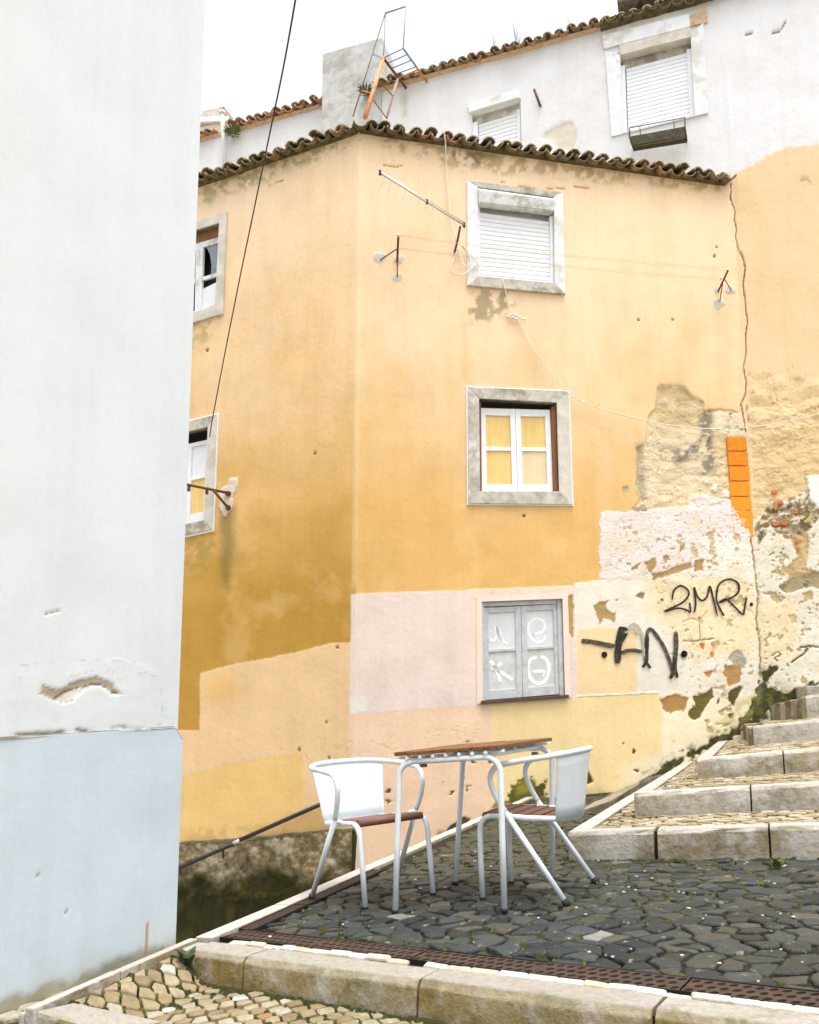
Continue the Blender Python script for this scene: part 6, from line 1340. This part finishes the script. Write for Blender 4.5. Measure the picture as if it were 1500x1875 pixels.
# white aerial cable, and the long hanging one
cw = empty('aerial_cable', PF.at(818, 300, 0.05), label='loose white cable dropping from the eaves in loops beside the shuttered window', cat='cable')
def pcable(pts, off, r, par, mat, n=6, nm='cable', pl=PF):
    P = smooth_path([(x, y, o if len(q) else off) for (x, y, *q) in pts for o in [q[0] if q else off]], n)
    return MB().tube([pl.at(p[0], p[1], p[2]) for p in P], r, 6).build(nm, mat, par)
pcable([(813, 240, 0.2), (816, 262, 0.14), (817, 300, 0.04), (819, 340, 0.04), (823, 380, 0.05), (827, 410, 0.06), (836, 445, 0.05), (841, 462, 0.04), (846, 480, 0.04), (855, 488, 0.05), (862, 478, 0.05), (852, 458, 0.04), (843, 448, 0.05)], 0.04, 0.0075, cw, MAT['cable_white'])
pcable([(840, 452, 0.05), (832, 470, 0.05), (826, 490, 0.06), (832, 502, 0.06), (846, 503, 0.06), (860, 494, 0.05), (872, 484, 0.045)], 0.05, 0.007, cw, MAT['cable_white'])
pcable([(846, 448, 0.05), (858, 462, 0.05), (872, 478, 0.045), (880, 490, 0.04)], 0.05, 0.005, cw, MAT['cable_white'])
ch_ = empty('hanging_cable', PF.at(940, 580, 0.04), label='thin white cable knotted under the shuttered window and sagging to the right', cat='cable')
pts = [(920, 512, 0.05), (925, 530, 0.05), (931, 552, 0.03), (937, 576, 0.03), (952, 592, 0.03), (966, 622, 0.04), (990, 660, 0.05), (1020, 698, 0.06), (1052, 728, 0.07), (1100, 748, 0.08), (1180, 770, 0.09), (1240, 780, 0.09), (1300, 785, 0.08), (1370, 783, 0.07)]
pcable(pts, 0.05, 0.006, ch_, MAT['cable_white'])
pcable([(1370, 783, 0.07), (1430, 774, 0.07), (1500, 757, 0.06), (1600, 722, 0.05)], 0.06, 0.006, ch_, MAT['cable_white'], pl=PW)
for q in ([(928, 578), (936, 582), (946, 577), (954, 583), (962, 584)], [(928, 581), (938, 575), (948, 580)], [(932, 574), (942, 584), (952, 578)]): pcable(q, 0.035, 0.009, ch_, MAT['cable_white'], 4, 'knot')
# black overhead cable
bc = empty('overhead_cable', PL.at(386, 790), label='single black cable dropping from the sky to the window on the left facade', cat='cable')
bp_ = [(384, 800, 9.75), (390, 762, 9.6), (414, 636, 8.9), (440, 505, 8.1), (468, 370, 7.2), (497, 230, 6.2), (520, 118, 5.4), (541, 0, 4.6), (560, -115, 3.9), (580, -260, 3.2)]
MB().tube(smooth_path([at_depth(*q) for q in bp_], 6), 0.0065, 6).build('cable', MAT['cable_black'], bc)
# iron bracket of the left facade
ib = empty('iron_bracket', PL.at(415, 905), label='brown iron bracket with hanging lugs beside the lower left window', cat='bracket')
e0, e1 = PL.at(415, 902, 0.0), PL.at(332, 885, 0.75)
MB().tube([e0, e1], 0.017, 8).build('arm', MAT['brown_steel'], ib)
MB().tube([PL.at(390, 897, 0.25), PL.at(417, 929, -0.01)], 0.016, 8).build('stay', MAT['brown_steel'], ib)
for x, y, o in ((346, 889, 0.62), (379, 895, 0.33)): MB().box(PL.at(x, y + 4, o), 0.03, 0.03, 0.085).build('lug', MAT['brown_steel'], ib)
for x, y in ((418, 904), (418, 930)): MB().tube([PL.at(x, y, 0.03), PL.at(x, y, -0.02)], 0.035, 8).build('wall_plate', MAT['rust'], ib)
# rusty bar and planter on the white house
rb = MB().tube([PW.at(978, 163, 0.10), PW.at(990, 195, 0.02)], 0.018, 6).build('iron_bar', MAT['brown_steel'], None); tag(rb, 'short rusty iron bar sticking out of the white upper wall', 'bar')
pt_ = empty('window_planter', PW.at(1205, 250, 0.1), label='long dark planter box in a wire cradle under the white shuttered window', cat='planter')
pq = uvq(PW, [(1153, 249.5), (1254, 231), (1257.5, 252), (1160, 268)]); m = MB(); A_ = [PW.at(*q, 0.26) for q in ((1153, 249.5), (1254, 231), (1257.5, 250), (1160, 266))]; Bk = [p - PW.n * 0.13 for p in A_]
m.hexa([A_[3], A_[2], Bk[2], Bk[3], A_[0], A_[1], Bk[1], Bk[0]]); m.build('trough', MAT['planter'], pt_, bevel=0.006)
for x, y, x2, y2 in ((1152.5, 251, 1160, 272), (1254.5, 231, 1258, 257)):
    MB().tube([PW.at(x, y - 16, 0.02), PW.at(x, y, 0.27), PW.at(x2, y2, 0.27), PW.at(x2, y2 + 2, 0.0)], 0.009, 6).build('cradle', MAT['darkwood'], pt_)
MB().tube([PW.at(1160, 270, 0.27), PW.at(1258, 252, 0.27)], 0.010, 6).build('cradle', MAT['darkwood'], pt_)
for x, y in ((1153, 234), (1172, 231), (1234, 219), (1254, 215)): MB().tube([PW.at(x, y, 0.2), PW.at(x + 1, y + 18, 0.25)], 0.006, 6).build('cradle', MAT['darkwood'], pt_)
MB().tube([PW.at(1153, 234, 0.2), PW.at(1254, 215, 0.2)], 0.006, 6).build('cradle', MAT['darkwood'], pt_)
# drying rack on the roof
rk = empty('roof_rack', PW.at(690, 180, 0.5), label='steel frame with a slatted platform braced against the white upper wall', cat='rack')
E_p, F_p = PW.at(743.5, 161, 0.0), PW.at(782, 149.5, 0.0); zp = (E_p[2] + F_p[2]) / 2
def at_z(px, py, z): d = ray(px, py); return EYEP + d * ((z - EYE) / d[2])
D_p, C_p = at_z(702, 106, zp), at_z(738.5, 88.5, zp)
A_p, B_p = at_depth(705.5, 24, D_p[1]), at_depth(743, 11.5, C_p[1])
MB().tube([D_p, E_p], 0.022, 6).build('beam', MAT['brown_steel'], rk); MB().tube([C_p, C_p + (F_p - C_p) * 0.55], 0.016, 6).build('beam', MAT['blue_steel'], rk); MB().tube([C_p + (F_p - C_p) * 0.55, F_p], 0.016, 6).build('beam', MAT['pole'], rk)
for i, f in enumerate((0.0, 0.17, 0.34, 0.53)): MB().tube([D_p + (E_p - D_p) * f, C_p + (F_p - C_p) * f], 0.009, 6).build('rung', MAT['blue_steel'], rk)
MB().tube([D_p + (E_p - D_p) * 0.66, C_p + (F_p - C_p) * 0.62], 0.012, 6).build('rung', MAT['pole'], rk)
MB().tube([A_p, B_p], 0.012, 6).build('guard_rail', MAT['blue_steel'], rk); MB().tube([B_p, C_p], 0.009, 6).build('post', MAT['blue_steel'], rk); MB().tube([A_p, at_depth(704, 78, D_p[1]), D_p], 0.009, 6).build('post', MAT['blue_steel'], rk)
Pf = PF.at(669, 214, -0.35); MB().tube([D_p, Pf], [0.030, 0.034], 6).build('post', MAT['pole'], rk)
Pg = PW.at(708, 216, 0.3); MB().tube([D_p + (E_p - D_p) * 0.64, Pg], 0.020, 6).build('post', MAT['pink_steel'], rk)
Pw = PF.at(646.5, 213, -0.3); MB().tube([A_p, Pw], 0.008, 6).build('tie', MAT['darkwood'], rk)
MB().tube([D_p + (Pf - D_p) * 0.40, Pg + (D_p + (E_p - D_p) * 0.64 - Pg) * 0.55], 0.008, 6).build('tie', MAT['brown_steel'], rk); MB().tube([D_p + (Pf - D_p) * 0.70, Pg], 0.008, 6).build('tie', MAT['brown_steel'], rk)
f_ = 0.19; MB().tube([A_p + (Pw - A_p) * 0.44, D_p], 0.007, 6).build('tie', MAT['blue_steel'], rk); MB().tube([A_p + (Pw - A_p) * 0.78, D_p + (Pf - D_p) * 0.64], 0.008, 6).build('tie', MAT['pole'], rk)

# ------------------------------------------------------------------ weeds, moss and crumbs
def tuft(name, P, r, h, n, mat, label, cat='weed', group=None, up=(0, 0, 1), wide=0.012, seed=0):
    rng = np.random.default_rng(seed); m = MB(); P = np.asarray(P)
    for i in range(n):
        q = rng.uniform(0, 6.28); l = h * rng.uniform(0.5, 1.1); d = np.array([math.cos(q), math.sin(q), 0]); o = P + d * r * rng.uniform(0, 0.35); tip = o + d * r * rng.uniform(0.5, 1.1) + np.array([0, 0, l]); mid_ = (o + tip) / 2 + np.array([0, 0, l * 0.28]); s_ = np.array([-d[1], d[0], 0]) * wide * rng.uniform(0.6, 1.2)
        m.add([o - s_ * 0.3, o + s_ * 0.3, mid_ + s_, tip, mid_ - s_], [(0, 1, 2, 4), (4, 2, 3)])
    o = m.build(name, mat, None, fixn=False); return tag(o, label, cat, group)
tuft('weed', terr(1424, 1592), 0.035, 0.055, 26, MAT['leaf'], 'bright green tuft of weed on the dark paving below the steps', wide=0.010, seed=1)
z_ = kpt(0.03, -0.03); z_[2] = zlow(z_[0], z_[1]) + 0.005
tuft('weed', z_, 0.05, 0.06, 16, MAT['leaf_dark'], 'dark leafy weed at the left end of the front kerb', wide=0.014, seed=2)
tuft('roof_weed', PW.at(671, 172, 0.12), 0.14, 0.10, 40, MAT['leaf'], 'green weed growing at the end of the brown roof tiles by the grey block', seed=3, wide=0.018)
tuft('roof_weed', LOW.at(426, 246, 0.15), 0.16, 0.10, 40, MAT['leaf'], 'yellow green weed growing in the orange eaves beside the white pipe', seed=4, wide=0.02)
for i, (x, y, h) in enumerate(((945, 55, 0.55), (950, 60, 0.4), (1046, 34, 0.4), (905, 68, 0.35))):
    P = PW.at(x, y + 22, -0.1); m = MB(); rng = np.random.default_rng(20 + i)
    for k in range(7):
        d = rng.normal(0, 0.22, 2); l = h * rng.uniform(0.5, 1.0); m.tube([P, P + (d[0] * l * 0.5, d[1] * 0.3 * l, l * 0.6), P + (d[0] * l, d[1] * 0.4 * l, l)], [0.0025, 0.002, 0.0008], 4)
    tag(m.build('dry_grass', MAT['twig'], None), ['pale dry grass tallest above the white eaves', 'pale dry grass beside the tallest stems on the white eaves', 'pale dry grass sprig next to the mossy cornice on the eaves', 'short pale dry grass lowest along the white eaves'][i], 'dry grass')
def moss_blobs(name, pts, mat, seed, parent=None, smin=0.008, smax=0.022):
    rng = np.random.default_rng(seed); m = MB()
    for p in pts:
        r = rng.uniform(smin, smax); k = 6; h = r * rng.uniform(0.3, 0.6); q0 = rng.uniform(0, 6)
        V = [np.array(p) + (r * rng.uniform(0.7, 1.25) * math.cos(q0 + 6.283 * i / k), r * rng.uniform(0.7, 1.25) * math.sin(q0 + 6.283 * i / k), -0.006) for i in range(k)] + [np.array(p) + (0.5 * r * math.cos(q0 + 6.283 * i / k), 0.5 * r * math.sin(q0 + 6.283 * i / k), h * rng.uniform(0.7, 1.2)) for i in range(k)]
        m.add(V, [(i, (i + 1) % k, k + (i + 1) % k, k + i) for i in range(k)] + [tuple(range(k, 2 * k))], True)
    return tag(m.build(name, mat, parent, fixn=False), kind='stuff')
rng = np.random.default_rng(77); pts1, pts2, pts3 = [], [], []
for p, P in cB:
    for v in P:
        n_ = float(fbm(v[0] * 1.6, v[1] * 1.6, 31, 4))
        if n_ > 0.42 and rng.random() < 0.9: (pts1 if rng.random() < 0.6 else pts2).append((v[0], v[1], TZ(*v) - 0.008))
for p, P in cL:
    for v in P:
        if rng.random() < 0.55 and float(fbm(v[0] * 3, v[1] * 3, 33, 4)) > 0.45: (pts1 if rng.random() < 0.55 else pts2).append((v[0], v[1], zlow(*v) - 0.008))
for s_ in np.arange(-0.05, 2.2, 0.012):
    if float(fbm(s_ * 5, 2.0, 35, 4)) > 0.42: q = kpt(s_, -0.02 - 0.02 * rng.random()); pts1.append((q[0], q[1], zlow(q[0], q[1]) - 0.002))
for s_ in np.arange(0.0, 2.6, 0.02):
    if float(fbm(s_ * 6, 5.0, 36, 4)) > 0.5: q = kpt(s_, wk + 0.002); pts2.append((q[0], q[1], q[2] - 0.004))
for (C, gd_, gl, zt, sn, bpt_) in STEP[:4]:
    for s_ in np.arange(0.0, 2.6, 0.018):
        if float(fbm(s_ * 4 + C[0], 3.0, 37, 4)) > 0.42:
            p = C[:2] + sdir * s_ - sn * (0.008 + 0.02 * rng.random()); zb_ = bpt_[2] if C is not STEP[0][0] else TZ(*p); pts1.append((p[0], p[1], zb_ + 0.002 + (TZ(*p) - TZ(*C[:2])) * 0.0))
    for t_ in np.arange(0.2, gl, 0.03):
        for rep in range(4):
            p = C[:2] + gd_ * t_ + sdir * (0.16 + abs(rng.normal(0, 0.14)))
            if float(fbm(p[0] * 3, p[1] * 3, 38, 4)) > 0.45: (pts2 if rng.random() < 0.45 else pts1).append((p[0], p[1], zt(*p) - 0.006))
moss_blobs('moss', pts1, MAT['moss'], 1, None); moss_blobs('bright_moss', pts2, MAT['moss_bright'], 2, None, 0.006, 0.016)
cr = MB(); rng = np.random.default_rng(99)
for i in range(110):
    p, P = cB[rng.integers(len(cB))]
    if p[1] > 6.5: continue
    x, y = p + rng.normal(0, 0.07, 2); r = rng.uniform(0.002, 0.009); q = rng.uniform(0, 6.28); k = 5
    V = [(x + r * rng.uniform(0.5, 1.4) * math.cos(q + 6.283 * a / k), y + r * rng.uniform(0.4, 1.0) * math.sin(q + 6.283 * a / k), TZ(x, y) + 0.008) for a in range(k)]; V += [(v[0] * 0.999 + x * 0.001, v[1], v[2] + 0.004) for v in V]
    cr.add(V, [tuple(range(k, 2 * k))] + [(a, (a + 1) % k, k + (a + 1) % k, k + a) for a in range(k)])
tag(cr.build('plaster_crumbs', simple('pale_crumbs', (0.62, 0.60, 0.54), 0.9, 0.1, 9), None), kind='stuff')
